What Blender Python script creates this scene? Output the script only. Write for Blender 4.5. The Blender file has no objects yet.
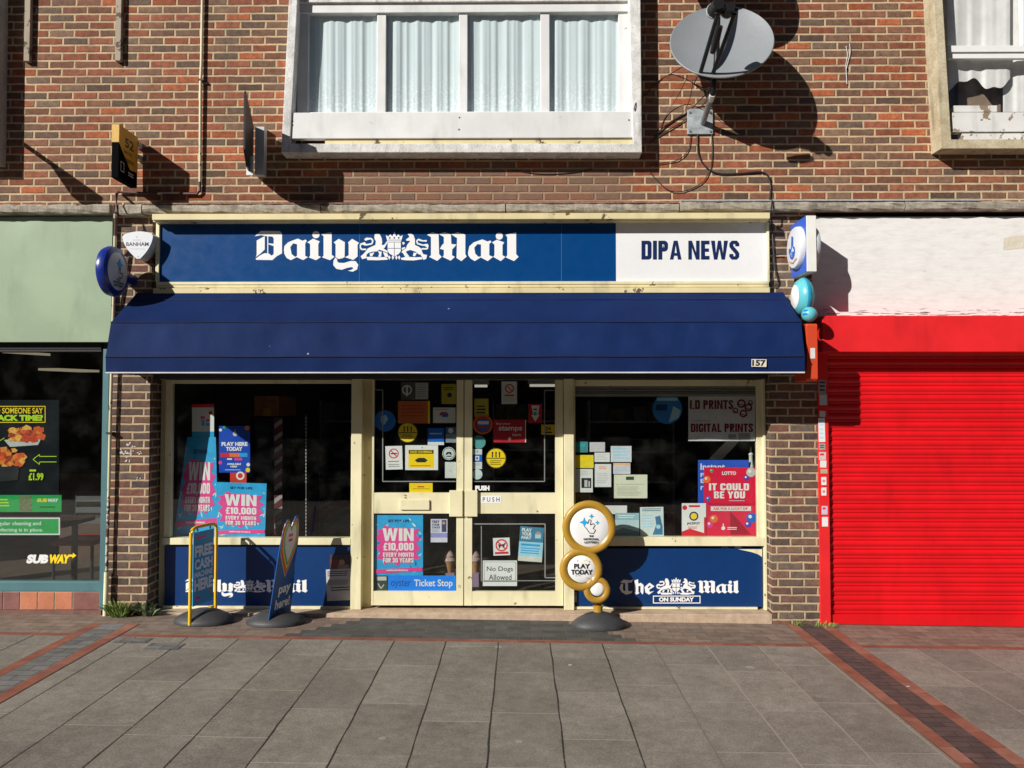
import bpy, bmesh, math, random
from mathutils import Vector, Matrix
from mathutils.geometry import tessellate_polygon
random.seed(7)
R = math.radians
S = bpy.context.scene
COL = S.collection

# ------------------------------------------------------------------ camera
F = 773.0                                   # focal length in pixels at 1024 wide
CAMLOC = Vector((0.0, -7.03, 1.90))
PITCH, YAW = math.atan(24/F), math.atan(7/F)
cam = bpy.data.objects.new('camera', bpy.data.cameras.new('camera'))
COL.objects.link(cam); S.camera = cam
cam.data.sensor_width = 36; cam.data.lens = 36*F/1024
cam.data.clip_start = .05; cam.data.clip_end = 500
cam.location = CAMLOC; cam.rotation_euler = (math.pi/2+PITCH, 0, YAW)
CM = cam.rotation_euler.to_matrix()
def W(px, py, Y=0.0):
    """point of the plane y=Y that a photo pixel looks at (used to read sizes off the photo)"""
    d = CM @ Vector((px-512, 384-py, -F))
    return CAMLOC + d*((Y-CAMLOC.y)/d.y)
def PX(p):
    q = CM.transposed() @ (Vector(p)-CAMLOC)
    return 512-F*q.x/q.z, 384+F*q.y/q.z

# ------------------------------------------------------------------ sky, sun, exposure
SUN = Vector((1.12, 1.0, -.78)).normalized()          # way the light travels
w = bpy.data.worlds.new('World'); S.world = w; w.use_nodes = True
nt = w.node_tree; nt.nodes.clear()
sky = nt.nodes.new('ShaderNodeTexSky'); sky.sky_type = 'NISHITA'; sky.sun_disc = False; sky.air_density = .40; sky.dust_density = .4; sky.ozone_density = 1.0
sky.sun_elevation = math.asin(-SUN.z); sky.sun_rotation = math.atan2(-SUN.x, -SUN.y)
bg = nt.nodes.new('ShaderNodeBackground'); bg.inputs[1].default_value = .05
wo = nt.nodes.new('ShaderNodeOutputWorld')
nt.links.new(sky.outputs[0], bg.inputs[0]); nt.links.new(bg.outputs[0], wo.inputs[0])
sd = bpy.data.lights.new('sun', 'SUN'); sd.energy = 5.0; sd.angle = R(.5); sd.color = (1, .965, .905)
so = bpy.data.objects.new('sun', sd); COL.objects.link(so)
so.rotation_euler = SUN.to_track_quat('-Z', 'Y').to_euler(); so.location = (-8, -8, 9)
S.view_settings.view_transform = 'Standard'; S.view_settings.look = 'None'
S.view_settings.gamma = 1; S.view_settings.exposure = .17; S.view_settings.use_curve_mapping = False

# ------------------------------------------------------------------ materials
def lin(c):
    c = c/255.0
    return c/12.92 if c <= .04045 else ((c+.055)/1.055)**2.4
def C(r, g, b): return (lin(r), lin(g), lin(b))
class NG:
    def __init__(s, name):
        s.m = bpy.data.materials.new(name); s.m.use_nodes = True
        s.t = s.m.node_tree; s.t.nodes.clear()
        s.out = s.n('ShaderNodeOutputMaterial')
    def n(s, typ, **kw):
        x = s.t.nodes.new(typ)
        for k, v in kw.items(): setattr(x, k, v)
        return x
    def l(s, a, b): s.t.links.new(a, b)
    def put(s, sock, v):
        if isinstance(v, bpy.types.NodeSocket): s.l(v, sock)
        else:
            if isinstance(v, tuple) and len(v) == 3 and sock.type == 'RGBA': v = (*v, 1)
            sock.default_value = v
    def math(s, op, a, b=0.0, c=None, clamp=False):
        x = s.n('ShaderNodeMath', operation=op); x.use_clamp = clamp
        s.put(x.inputs[0], a); s.put(x.inputs[1], b)
        if c is not None: s.put(x.inputs[2], c)
        return x.outputs[0]
    def mix(s, f, a, b, mode='MIX'):
        x = s.n('ShaderNodeMix', data_type='RGBA', blend_type=mode)
        s.put(x.inputs[0], f); s.put(x.inputs[6], a); s.put(x.inputs[7], b)
        return x.outputs[2]
    def pos(s):
        g = s.n('ShaderNodeNewGeometry'); return g.outputs['Position']
    def xyz(s, v):
        x = s.n('ShaderNodeSeparateXYZ'); s.l(v, x.inputs[0]); return x.outputs
    def comb(s, x, y, z=0.0):
        c = s.n('ShaderNodeCombineXYZ')
        for i, v in enumerate((x, y, z)): s.put(c.inputs[i], v)
        return c.outputs[0]
    def noise(s, scale, detail=4, vec=None, rough=.55):
        x = s.n('ShaderNodeTexNoise'); x.inputs['Scale'].default_value = scale
        x.inputs['Detail'].default_value = detail; x.inputs['Roughness'].default_value = rough
        s.l(vec if vec is not None else s.pos(), x.inputs['Vector']); return x.outputs[0]
    def white(s, vec):
        x = s.n('ShaderNodeTexWhiteNoise', noise_dimensions='3D'); s.l(vec, x.inputs['Vector']); return x.outputs
    def ramp(s, f, stops, interp='LINEAR'):
        x = s.n('ShaderNodeValToRGB'); r = x.color_ramp; r.interpolation = interp
        while len(r.elements) < len(stops): r.elements.new(.5)
        for e, (p, c) in zip(r.elements, stops):
            e.position = p; e.color = (*c, 1) if len(c) == 3 else c
        s.put(x.inputs[0], f); return x.outputs[0]
    def step(s, v, a, b):
        x = s.n('ShaderNodeMapRange', interpolation_type='SMOOTHSTEP'); s.put(x.inputs[0], v)
        x.inputs[1].default_value = a; x.inputs[2].default_value = b; return x.outputs[0]
    def scalevec(s, v, sc):
        x = s.n('ShaderNodeMapping'); s.l(v, x.inputs[0]); x.inputs['Scale'].default_value = sc; return x.outputs[0]
    def bsdf(s, col, rough=.6, spec=.5, bump=None, dist=.004, strength=1.0, metal=0.0, **kw):
        p = s.n('ShaderNodeBsdfPrincipled')
        s.put(p.inputs['Base Color'], col); s.put(p.inputs['Roughness'], rough)
        p.inputs['Specular IOR Level'].default_value = spec; p.inputs['Metallic'].default_value = metal
        for k, v in kw.items(): s.put(p.inputs[k], v)
        if bump is not None:
            b = s.n('ShaderNodeBump'); b.inputs['Distance'].default_value = dist; b.inputs['Strength'].default_value = strength
            s.l(bump, b.inputs['Height']); s.l(b.outputs[0], p.inputs['Normal'])
        s.l(p.outputs[0], s.out.inputs[0]); return s.m
CACHE = {}
def paint(col, rough=.5, var=.12, scale=6, spec=.4, bump=.0006, metal=0.0, key=''):
    """plain painted / printed surface with faint uneven tone"""
    k = (col, rough, var, scale, spec, bump, metal, key)
    if k in CACHE: return CACHE[k]
    g = NG('surface_%d' % len(CACHE))
    n = g.noise(scale, 5); n2 = g.noise(scale*9, 3)
    f = g.math('ADD', g.math('MULTIPLY', n, .7), g.math('MULTIPLY', n2, .3))
    dark = tuple(c*(1-var*1.6) for c in col); lite = tuple(min(1, c*(1+var)) for c in col)
    m = g.bsdf(g.ramp(f, [(.3, dark), (.7, lite)]), g.math('ADD', rough-.08, g.math('MULTIPLY', n2, .16)), spec,
               bump=n2 if bump else None, dist=bump or .001, metal=metal)
    CACHE[k] = m; return m
def emit(col, st):
    k = ('emit', col, st)
    if k in CACHE: return CACHE[k]
    g = NG('lamp_glow'); p = g.n('ShaderNodeEmission'); p.inputs[0].default_value = (*col, 1); p.inputs[1].default_value = st
    g.l(p.outputs[0], g.out.inputs[0]); CACHE[k] = g.m; return g.m
def glass(tint=(1, 1, 1), ior=1.45, boost=1.0, dirt=.0):
    g = NG('window_glass')
    tr = g.n('ShaderNodeBsdfTransparent'); tr.inputs[0].default_value = (*tint, 1)
    gl = g.n('ShaderNodeBsdfGlossy'); gl.inputs['Roughness'].default_value = .012
    fr = g.n('ShaderNodeLayerWeight'); fr.inputs[0].default_value = .5
    r0 = ((ior-1)/(ior+1))**2
    fre = g.math('ADD', r0, g.math('MULTIPLY', g.math('POWER', fr.outputs['Facing'], 5.0), 1-r0))   # same from both sides of the pane
    b = g.n('ShaderNodeBump'); b.inputs['Distance'].default_value = .0015; b.inputs['Strength'].default_value = .5
    g.l(g.noise(2.2, 1), b.inputs['Height']); g.l(b.outputs[0], gl.inputs['Normal'])
    mx = g.n('ShaderNodeMixShader'); g.l(g.math('MULTIPLY', fre, boost, clamp=True), mx.inputs[0])
    g.l(tr.outputs[0], mx.inputs[1]); g.l(gl.outputs[0], mx.inputs[2]); o = mx.outputs[0]
    if dirt:
        df = g.n('ShaderNodeBsdfDiffuse'); df.inputs[0].default_value = (.5, .48, .44, 1)
        m2 = g.n('ShaderNodeMixShader'); g.l(g.math('MULTIPLY', g.step(g.noise(5, 6), .4, .8), dirt), m2.inputs[0])
        g.l(o, m2.inputs[1]); g.l(df.outputs[0], m2.inputs[2]); o = m2.outputs[0]
    g.l(o, g.out.inputs[0]); return g.m

def brick(name, stops, mortar, bw=.2345, bh=.0731, mj=.011, soil=.0):
    g = NG(name); x, y, z = g.xyz(g.pos())
    u0 = g.math('SUBTRACT', x, y)
    wob = g.noise(16, 2); wob2 = g.noise(70, 2)
    u = g.math('ADD', u0, g.math('MULTIPLY', g.math('SUBTRACT', wob, .5), .012))
    v = g.math('ADD', z, g.math('MULTIPLY', g.math('SUBTRACT', g.noise(11, 2), .5), .010))
    row = g.math('FLOOR', g.math('DIVIDE', v, bh))
    sh = g.math('MULTIPLY', g.math('MODULO', g.math('ADD', row, 100), 2.0), .5)
    jit = g.math('MULTIPLY', g.white(g.comb(row, 3.3))[0], .12)
    uu = g.math('ADD', g.math('ADD', g.math('DIVIDE', u, bw), sh), jit)
    ci = g.math('FLOOR', uu); fu = g.math('FRACT', uu); fv = g.math('FRACT', g.math('DIVIDE', v, bh))
    du = g.math('MULTIPLY', g.math('MINIMUM', fu, g.math('SUBTRACT', 1.0, fu)), bw)
    dv = g.math('MULTIPLY', g.math('MINIMUM', fv, g.math('SUBTRACT', 1.0, fv)), bh)
    d = g.math('ADD', g.math('MINIMUM', du, dv), g.math('MULTIPLY', g.math('SUBTRACT', wob2, .5), .005))
    inb = g.step(d, mj*.5-.002, mj*.5+.0045)
    rnd = g.white(g.comb(ci, row, 1.0)); r1 = rnd[0]
    colr = g.ramp(r1, stops, 'CONSTANT')
    r2 = g.white(g.comb(ci, row, 5.0))[0]
    colr = g.mix(1.0, colr, g.ramp(r2, [(0, (.80, .79, .78)), (1, (1.32, 1.30, 1.27))]), 'MULTIPLY')
    fine = g.noise(120, 3); blot = g.noise(20, 5, rough=.65); blot2 = g.noise(46, 3)
    colr = g.mix(g.math('MULTIPLY', g.step(blot2, .45, .7), .45), colr, g.mix(r2, (.20, .082, .054), (.15, .098, .076)))
    colr = g.mix(1.0, colr, g.ramp(blot, [(.28, (.62, .60, .58)), (.72, (1.34, 1.32, 1.28))]), 'MULTIPLY')
    mort = g.mix(g.step(g.noise(5, 5), .35, .7), tuple(c*.72 for c in mortar), mortar)
    col = g.mix(inb, mort, colr)
    big = g.noise(.9, 4)
    col = g.mix(1.0, col, g.ramp(big, [(.3, (.82, .80, .80)), (.7, (1.08, 1.06, 1.04))]), 'MULTIPLY')
    # pale wash streaks
    lime = g.step(g.noise(3.0, 6, g.scalevec(g.pos(), (1, 1, .5))), .63, .78)
    col = g.mix(g.math('MULTIPLY', lime, .22), col, (.42, .37, .32))
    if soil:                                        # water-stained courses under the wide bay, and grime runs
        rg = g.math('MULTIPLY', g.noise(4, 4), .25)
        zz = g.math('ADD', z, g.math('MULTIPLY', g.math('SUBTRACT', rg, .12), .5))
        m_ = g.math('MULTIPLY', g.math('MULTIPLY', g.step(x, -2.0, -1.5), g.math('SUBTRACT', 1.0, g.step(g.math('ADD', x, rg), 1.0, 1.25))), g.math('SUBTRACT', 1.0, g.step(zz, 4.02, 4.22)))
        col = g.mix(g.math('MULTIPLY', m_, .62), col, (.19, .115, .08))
        run = g.math('MULTIPLY', g.step(g.noise(3.2, 5, g.scalevec(g.pos(), (1, 1, .16))), .56, .74), .38)
        col = g.mix(run, col, (.10, .075, .06))
    h = g.math('ADD', g.math('MULTIPLY', inb, 1.0), g.math('ADD', g.math('MULTIPLY', fine, .25), g.math('MULTIPLY', g.white(g.comb(ci, row, 9.0))[0], .25)))
    return g.bsdf(col, .85, .25, bump=h, dist=.006)
BRICK = brick('facing_brick', [(0, (.37, .108, .050)), (.08, (.27, .092, .055)), (.30, (.215, .100, .066)), (.52, (.18, .104, .074)),
                               (.69, (.20, .126, .090)), (.79, (.118, .082, .066)), (.88, (.25, .094, .056)), (.95, (.162, .116, .088))], (.64, .485, .295), mj=.0150, soil=1.0)
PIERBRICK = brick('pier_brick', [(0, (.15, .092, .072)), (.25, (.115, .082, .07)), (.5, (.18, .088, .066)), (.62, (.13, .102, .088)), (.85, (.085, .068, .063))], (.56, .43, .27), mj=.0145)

def concrete(name, a, b, scale=9, rough=.85, streak=True):
    g = NG(name); n = g.noise(scale, 8, rough=.65); n2 = g.noise(scale*8, 4)
    f = g.math('ADD', g.math('MULTIPLY', n, .75), g.math('MULTIPLY', n2, .25))
    c = g.ramp(f, [(.32, a), (.62, b)])
    if streak:
        st = g.step(g.noise(12, 5, g.scalevec(g.pos(), (1, 1, .12))), .5, .72)
        c = g.mix(g.math('MULTIPLY', st, .55), c, tuple(x*.45 for x in a))
    spots = g.step(g.noise(55, 3), .66, .72); c = g.mix(g.math('MULTIPLY', spots, .6), c, tuple(x*.3 for x in a))
    return g.bsdf(c, rough, .3, bump=f, dist=.008)
CORNICE = concrete('weathered_concrete', (.20, .175, .14), (.46, .41, .33), 10)
CORNICE_RED = concrete('red_painted_edge', (.2, .06, .05), (.34, .2, .15), 30)
BEIGE_CONC = concrete('dirty_cream_render', (.36, .29, .17), (.60, .53, .38), 7)

def wornpaint(name, col, under, rough=.45, amt=.68, scale=14, dirt=.3):
    g = NG(name); n = g.noise(scale, 7, rough=.65); big = g.noise(2.5, 4)
    base = g.mix(g.step(big, .35, .7), tuple(c*.86 for c in col), col)
    gr = g.step(g.noise(7, 6, g.scalevec(g.pos(), (1, 1, .25))), .5, .8)
    base = g.mix(g.math('MULTIPLY', gr, dirt), base, tuple(c*.5 for c in under))
    chip = g.step(n, amt, amt+.02)
    return g.bsdf(g.mix(chip, base, under), g.math('ADD', rough, g.math('MULTIPLY', chip, .3)), .4, bump=g.math('SUBTRACT', g.math('MULTIPLY', g.noise(90, 2), .3), chip), dist=.0012)
CREAM = wornpaint('cream_gloss_paint', (.83, .765, .50), (.25, .18, .09), .36, .665, 11, .42)
CREAM_OLD = wornpaint('weathered_cream_paint', (.78, .67, .38), (.13, .09, .05), .5, .63, 9, .5)
BAYCONC = concrete('grimy_white_render', (.50, .48, .45), (.82, .81, .79), 8)
WHITE_OLD = wornpaint('weathered_white_paint', (.80, .80, .79), (.34, .27, .2), .5, .70, 12, .25)
PEEL = wornpaint('peeling_white_paint', (.76, .75, .72), (.27, .2, .13), .6, .56, 8, .4)
PLY = None
def plywood():
    g = NG('white_painted_plywood')
    x, y, z = g.xyz(g.pos())
    v = g.comb(g.math('MULTIPLY', x, .9), 0.0, g.math('MULTIPLY', z, 2.6))
    gr = g.noise(7, 8, v, .62); gr2 = g.noise(22, 4, g.comb(g.math('MULTIPLY', x, .5), 0.0, g.math('MULTIPLY', z, 8.0)))
    c = g.ramp(gr, [(.25, (.66, .645, .62)), (.5, (.77, .76, .74)), (.75, (.82, .81, .79))])
    wv = g.n('ShaderNodeTexWave'); wv.inputs['Scale'].default_value = 3.4; wv.inputs['Distortion'].default_value = 16; wv.inputs['Detail'].default_value = 3; wv.inputs['Detail Scale'].default_value = 1.2; wv.bands_direction = 'Z'; g.l(g.comb(g.math('MULTIPLY', x, .45), 0.0, g.math('MULTIPLY', z, 2.2)), wv.inputs['Vector'])
    c = g.mix(g.math('MULTIPLY', g.step(wv.outputs[1], .55, .95), .09), c, (.55, .52, .49)); c = g.mix(g.math('MULTIPLY', g.step(gr2, .55, .75), .35), c, (.5, .46, .4))
    low = g.math('SUBTRACT', 1.0, g.step(z, 2.745, 2.86))
    cn = g.noise(16, 5, g.comb(g.math('MULTIPLY', x, .35), 0.0, g.math('MULTIPLY', z, 6.0)))
    crack = g.step(g.math('ADD', cn, g.math('MULTIPLY', low, .16)), .715, .73)
    c = g.mix(g.math('MULTIPLY', crack, g.math('ADD', .25, g.math('MULTIPLY', low, .75))), c, (.13, .07, .05))
    return g.bsdf(c, .65, .3, bump=g.math('SUBTRACT', g.math('MULTIPLY', gr, .3), crack), dist=.0015)
PLY = plywood()
GLASS = glass((.94, .96, .95), 1.5, 1.0, .012)
GLASS_UP = glass((.985, .995, 1), 1.5, .8, .02)
GLASS_TA = glass((.92, .95, .94), 1.5, 1.5, .010)

# ------------------------------------------------------------------ mesh builder
TXT = {}
def textmesh(s, bold):
    k = (s, bold)
    if k in TXT: return TXT[k]
    cu = bpy.data.curves.new('txt', 'FONT'); cu.body = s; cu.size = 1; cu.offset = bold; cu.resolution_u = 3
    o = bpy.data.objects.new('txt', cu); COL.objects.link(o)
    dg = bpy.context.evaluated_depsgraph_get(); me = bpy.data.meshes.new_from_object(o.evaluated_get(dg))
    vs = [(v.co.x, v.co.y) for v in me.vertices]; fs = [tuple(p.vertices) for p in me.polygons]
    bpy.data.objects.remove(o); bpy.data.curves.remove(cu); bpy.data.meshes.remove(me)
    x0 = min(v[0] for v in vs); x1 = max(v[0] for v in vs); y0 = min(v[1] for v in vs); y1 = max(v[1] for v in vs)
    vs = [((v[0]-x0)/(x1-x0), (y1-v[1])/(y1-y0)) for v in vs]
    TXT[k] = (vs, fs, (x1-x0)/(y1-y0)); return TXT[k]
class MB:
    def __init__(s): s.v = []; s.f = []; s.mi = []; s.mats = []
    def m(s, mat):
        if mat not in s.mats: s.mats.append(mat)
        return s.mats.index(mat)
    def face(s, pts, mat):
        b = len(s.v); s.v += [Vector(p) for p in pts]; s.f.append(tuple(range(b, b+len(pts)))); s.mi.append(s.m(mat))
    def grid(s, rows, mat, closed=False):
        b = len(s.v); n = len(rows[0]); i = s.m(mat)
        for r in rows: s.v += [Vector(p) for p in r]
        for a in range(len(rows)-1):
            for c in range(n if closed else n-1):
                d = (c+1) % n
                s.f.append((b+a*n+c, b+a*n+d, b+(a+1)*n+d, b+(a+1)*n+c)); s.mi.append(i)
    def hexa(s, p, mat):
        """p: 8 points, 4 front (ccw) then 4 back"""
        b = len(s.v); s.v += [Vector(q) for q in p]; i = s.m(mat)
        for f in ((0, 1, 2, 3), (7, 6, 5, 4), (0, 4, 5, 1), (1, 5, 6, 2), (2, 6, 7, 3), (3, 7, 4, 0)):
            s.f.append(tuple(b+k for k in f)); s.mi.append(i)
    def box(s, x0, x1, y0, y1, z0, z1, mat):
        s.hexa([(x0, y0, z0), (x1, y0, z0), (x1, y0, z1), (x0, y0, z1), (x0, y1, z0), (x1, y1, z0), (x1, y1, z1), (x0, y1, z1)], mat)
    def rbox(s, px0, py0, px1, py1, Y0, Y1, mat):
        """box whose front (at Y0) fills that rectangle of the photo"""
        mx, my = (px0+px1)/2, (py0+py1)/2
        s.box(W(px0, my, Y0).x, W(px1, my, Y0).x, Y0, Y1, W(mx, py1, Y0).z, W(mx, py0, Y0).z, mat)
    def tess(s, loops, fn, mat, flip=False):
        loops3 = [[Vector((p[0], p[1], 0)) for p in lp] for lp in loops]
        flat = [p for lp in loops for p in lp]; b = len(s.v); s.v += [fn(*p) for p in flat]; i = s.m(mat)
        for t in tessellate_polygon(loops3):
            s.f.append(tuple(b+k for k in t)); s.mi.append(i)
    def prism(s, pts, f0, f1, mat):
        s.tess([pts], f0, mat); s.tess([pts], f1, mat); n = len(pts)
        for k in range(n):
            a, c = pts[k], pts[(k+1) % n]; s.face([f0(*a), f0(*c), f1(*c), f1(*a)], mat)
    def tube(s, path, r, mat, n=8):
        path = [Vector(p) for p in path]; rows = []; up = Vector((.13, .29, .95))
        rs = r if isinstance(r, (list, tuple)) else [r]*len(path)
        for k, p in enumerate(path):
            t = (path[min(k+1, len(path)-1)]-path[max(k-1, 0)]).normalized()
            a = t.cross(up); a = a.normalized() if a.length > .05 else t.cross(Vector((1, 0, 0))).normalized()
            b = t.cross(a)
            rows.append([p+(a*math.cos(q*2*math.pi/n)+b*math.sin(q*2*math.pi/n))*rs[k] for q in range(n)])
        s.grid(rows, mat, True); s.face(rows[0][::-1], mat); s.face(rows[-1], mat)
    def lathe(s, prof, c, axis, mat, n=40, squash=None):
        """prof: (radius, height along axis)"""
        c = Vector(c); ax = Vector(axis).normalized()
        a = ax.orthogonal().normalized(); b = ax.cross(a)
        if abs(ax.z) > .9: a, b = Vector((1, 0, 0)), Vector((0, 1, 0))
        if abs(ax.x) > .9: a, b = Vector((0, 1, 0)), Vector((0, 0, 1))
        if abs(ax.y) > .9: a, b = Vector((1, 0, 0)), Vector((0, 0, 1))
        rows = [[c+ax*h+(a*math.cos(q*2*math.pi/n)+b*math.sin(q*2*math.pi/n))*max(r, 1e-5) for q in range(n)] for r, h in prof]
        s.grid(rows, mat, True)
    def build(s, name, parent=None, smooth=False, bevel=None, recalc=True):
        me = bpy.data.meshes.new(name); off = parent_world(parent) if parent else Vector((0, 0, 0))
        if parent is None and s.v:
            xs = [v.x for v in s.v]; ys = [v.y for v in s.v]; zs = [v.z for v in s.v]
            off = Vector(((min(xs)+max(xs))/2, (min(ys)+max(ys))/2, min(zs)))
        me.from_pydata([tuple(v-off) for v in s.v], [], s.f)
        for m_ in s.mats: me.materials.append(m_)
        me.polygons.foreach_set('material_index', s.mi)
        if recalc:
            bm = bmesh.new(); bm.from_mesh(me); bmesh.ops.remove_doubles(bm, verts=bm.verts, dist=1e-6)
            bmesh.ops.recalc_face_normals(bm, faces=bm.faces); bm.to_mesh(me); bm.free()
        if smooth:
            me.polygons.foreach_set('use_smooth', [True]*len(me.polygons))
        o = bpy.data.objects.new(name, me); COL.objects.link(o)
        if parent: o.parent = parent
        else: o.location = off
        if smooth:
            try: me.set_sharp_from_angle(angle=R(40))
            except Exception: pass
        if bevel:
            b = o.modifiers.new('bevel', 'BEVEL'); b.width = bevel; b.segments = 2; b.limit_method = 'ANGLE'; b.angle_limit = R(40)
        return o
def parent_world(o):
    v = Vector((0, 0, 0))
    while o is not None: v = v+o.location; o = o.parent
    return v
def tag(o, label, cat, group=None):
    o['label'] = label; o['category'] = cat
    if group: o['group'] = group
    return o
def structure(o): o['kind'] = 'structure'; return o
def empty(name, loc, label, cat, group=None):
    o = bpy.data.objects.new(name, None); COL.objects.link(o); o.location = loc; o.empty_display_size = .1
    return tag(o, label, cat, group)

class Board:
    """flat printed thing: a sheet with shapes and words laid on it"""
    def __init__(s, tl, tr, br, bl, uv, mat=None, thick=.0012, mb=None):
        s.mb = mb or MB(); s.c = [Vector(p) for p in (tl, tr, br, bl)]; s.uv = uv
        s.n = (s.c[3]-s.c[0]).cross(s.c[1]-s.c[0]).normalized(); s.k = 0
        if mat:
            u0, v0, u1, v1 = uv; s.mb.hexa(s.c + [p-s.n*thick for p in s.c], mat)
    def at(s, u, v, h=0.0):
        u0, v0, u1, v1 = s.uv; a = (u-u0)/(u1-u0); b = (v-v0)/(v1-v0); c = s.c
        return (c[0]*(1-a)+c[1]*a)*(1-b)+(c[3]*(1-a)+c[2]*a)*b + s.n*h
    def lay(s): s.k += 1; return .00006*s.k
    def poly(s, pts, mat, holes=()):
        h = s.lay(); s.mb.tess([list(pts)]+[list(q) for q in holes], lambda u, v: s.at(u, v, h), mat)
    def rect(s, u0, v0, u1, v1, mat): s.poly([(u0, v0), (u1, v0), (u1, v1), (u0, v1)], mat)
    def circ(s, u, v, r, mat, ry=None, n=24, r_in=None):
        ry = ry or r; p = [(u+r*math.cos(k*2*math.pi/n), v+ry*math.sin(k*2*math.pi/n)) for k in range(n)]
        hs = [[(u+r_in*math.cos(k*2*math.pi/n), v+r_in*ry/r*math.sin(k*2*math.pi/n)) for k in range(n)]] if r_in else ()
        s.poly(p, mat, hs)
    def line(s, pts, wd, mat):
        for a, b in zip(pts, pts[1:]):
            d = Vector((b[0]-a[0], b[1]-a[1])); 
            if d.length < 1e-6: continue
            q = Vector((-d.y, d.x)).normalized()*wd/2
            s.poly([(a[0]+q.x, a[1]+q.y), (b[0]+q.x, b[1]+q.y), (b[0]-q.x, b[1]-q.y), (a[0]-q.x, a[1]-q.y)], mat)
    def frame(s, u0, v0, u1, v1, wd, mat):
        s.poly([(u0, v0), (u1, v0), (u1, v1), (u0, v1)], mat, [[(u0+wd, v0+wd), (u1-wd, v0+wd), (u1-wd, v1-wd), (u0+wd, v1-wd)]])
    def text(s, t, u0, v0, u1, v1, mat, bold=.02, slant=0.0):
        vs, fs, asp = textmesh(t, bold); h = s.lay(); b = len(s.mb.v); i = s.mb.m(mat)
        for x, y in vs:
            s.mb.v.append(s.at(u0+(u1-u0)*x+slant*(1-y)*(v1-v0), v0+(v1-v0)*y, h))
        for f in fs: s.mb.f.append(tuple(b+k for k in f)); s.mb.mi.append(i)
    def lines(s, u0, v0, u1, v1, n, mat, rag=.25):
        """rows of print too small to read"""
        st = (v1-v0)/n
        for k in range(n):
            s.rect(u0, v0+k*st, u1-(u1-u0)*rag*random.random(), v0+k*st+st*.42, mat)
    def build(s, name, label=None, cat=None, group=None, parent=None):
        o = s.mb.build(name, parent, recalc=False)
        if label: tag(o, label, cat, group)
        return o
def _ring(w, t, r=.16, x0=0.0, y0=0.0, y1=1.0):
    def loop(a, b_, c, d, q):
        P = []
        for cx, cy, s0 in ((c-q, b_+q, -90), (c-q, d-q, 0), (a+q, d-q, 90), (a+q, b_+q, 180)):
            for k in range(5): P.append((cx+q*math.cos(R(s0+k*22.5)), cy+q*math.sin(R(s0+k*22.5))))
        return P
    return [loop(x0, y0, x0+w, y1, r), loop(x0+t, y0+t, x0+w-t, y1-t, max(.03, r-t*.7))]
def _bar(*p): return [list(p)]
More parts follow.
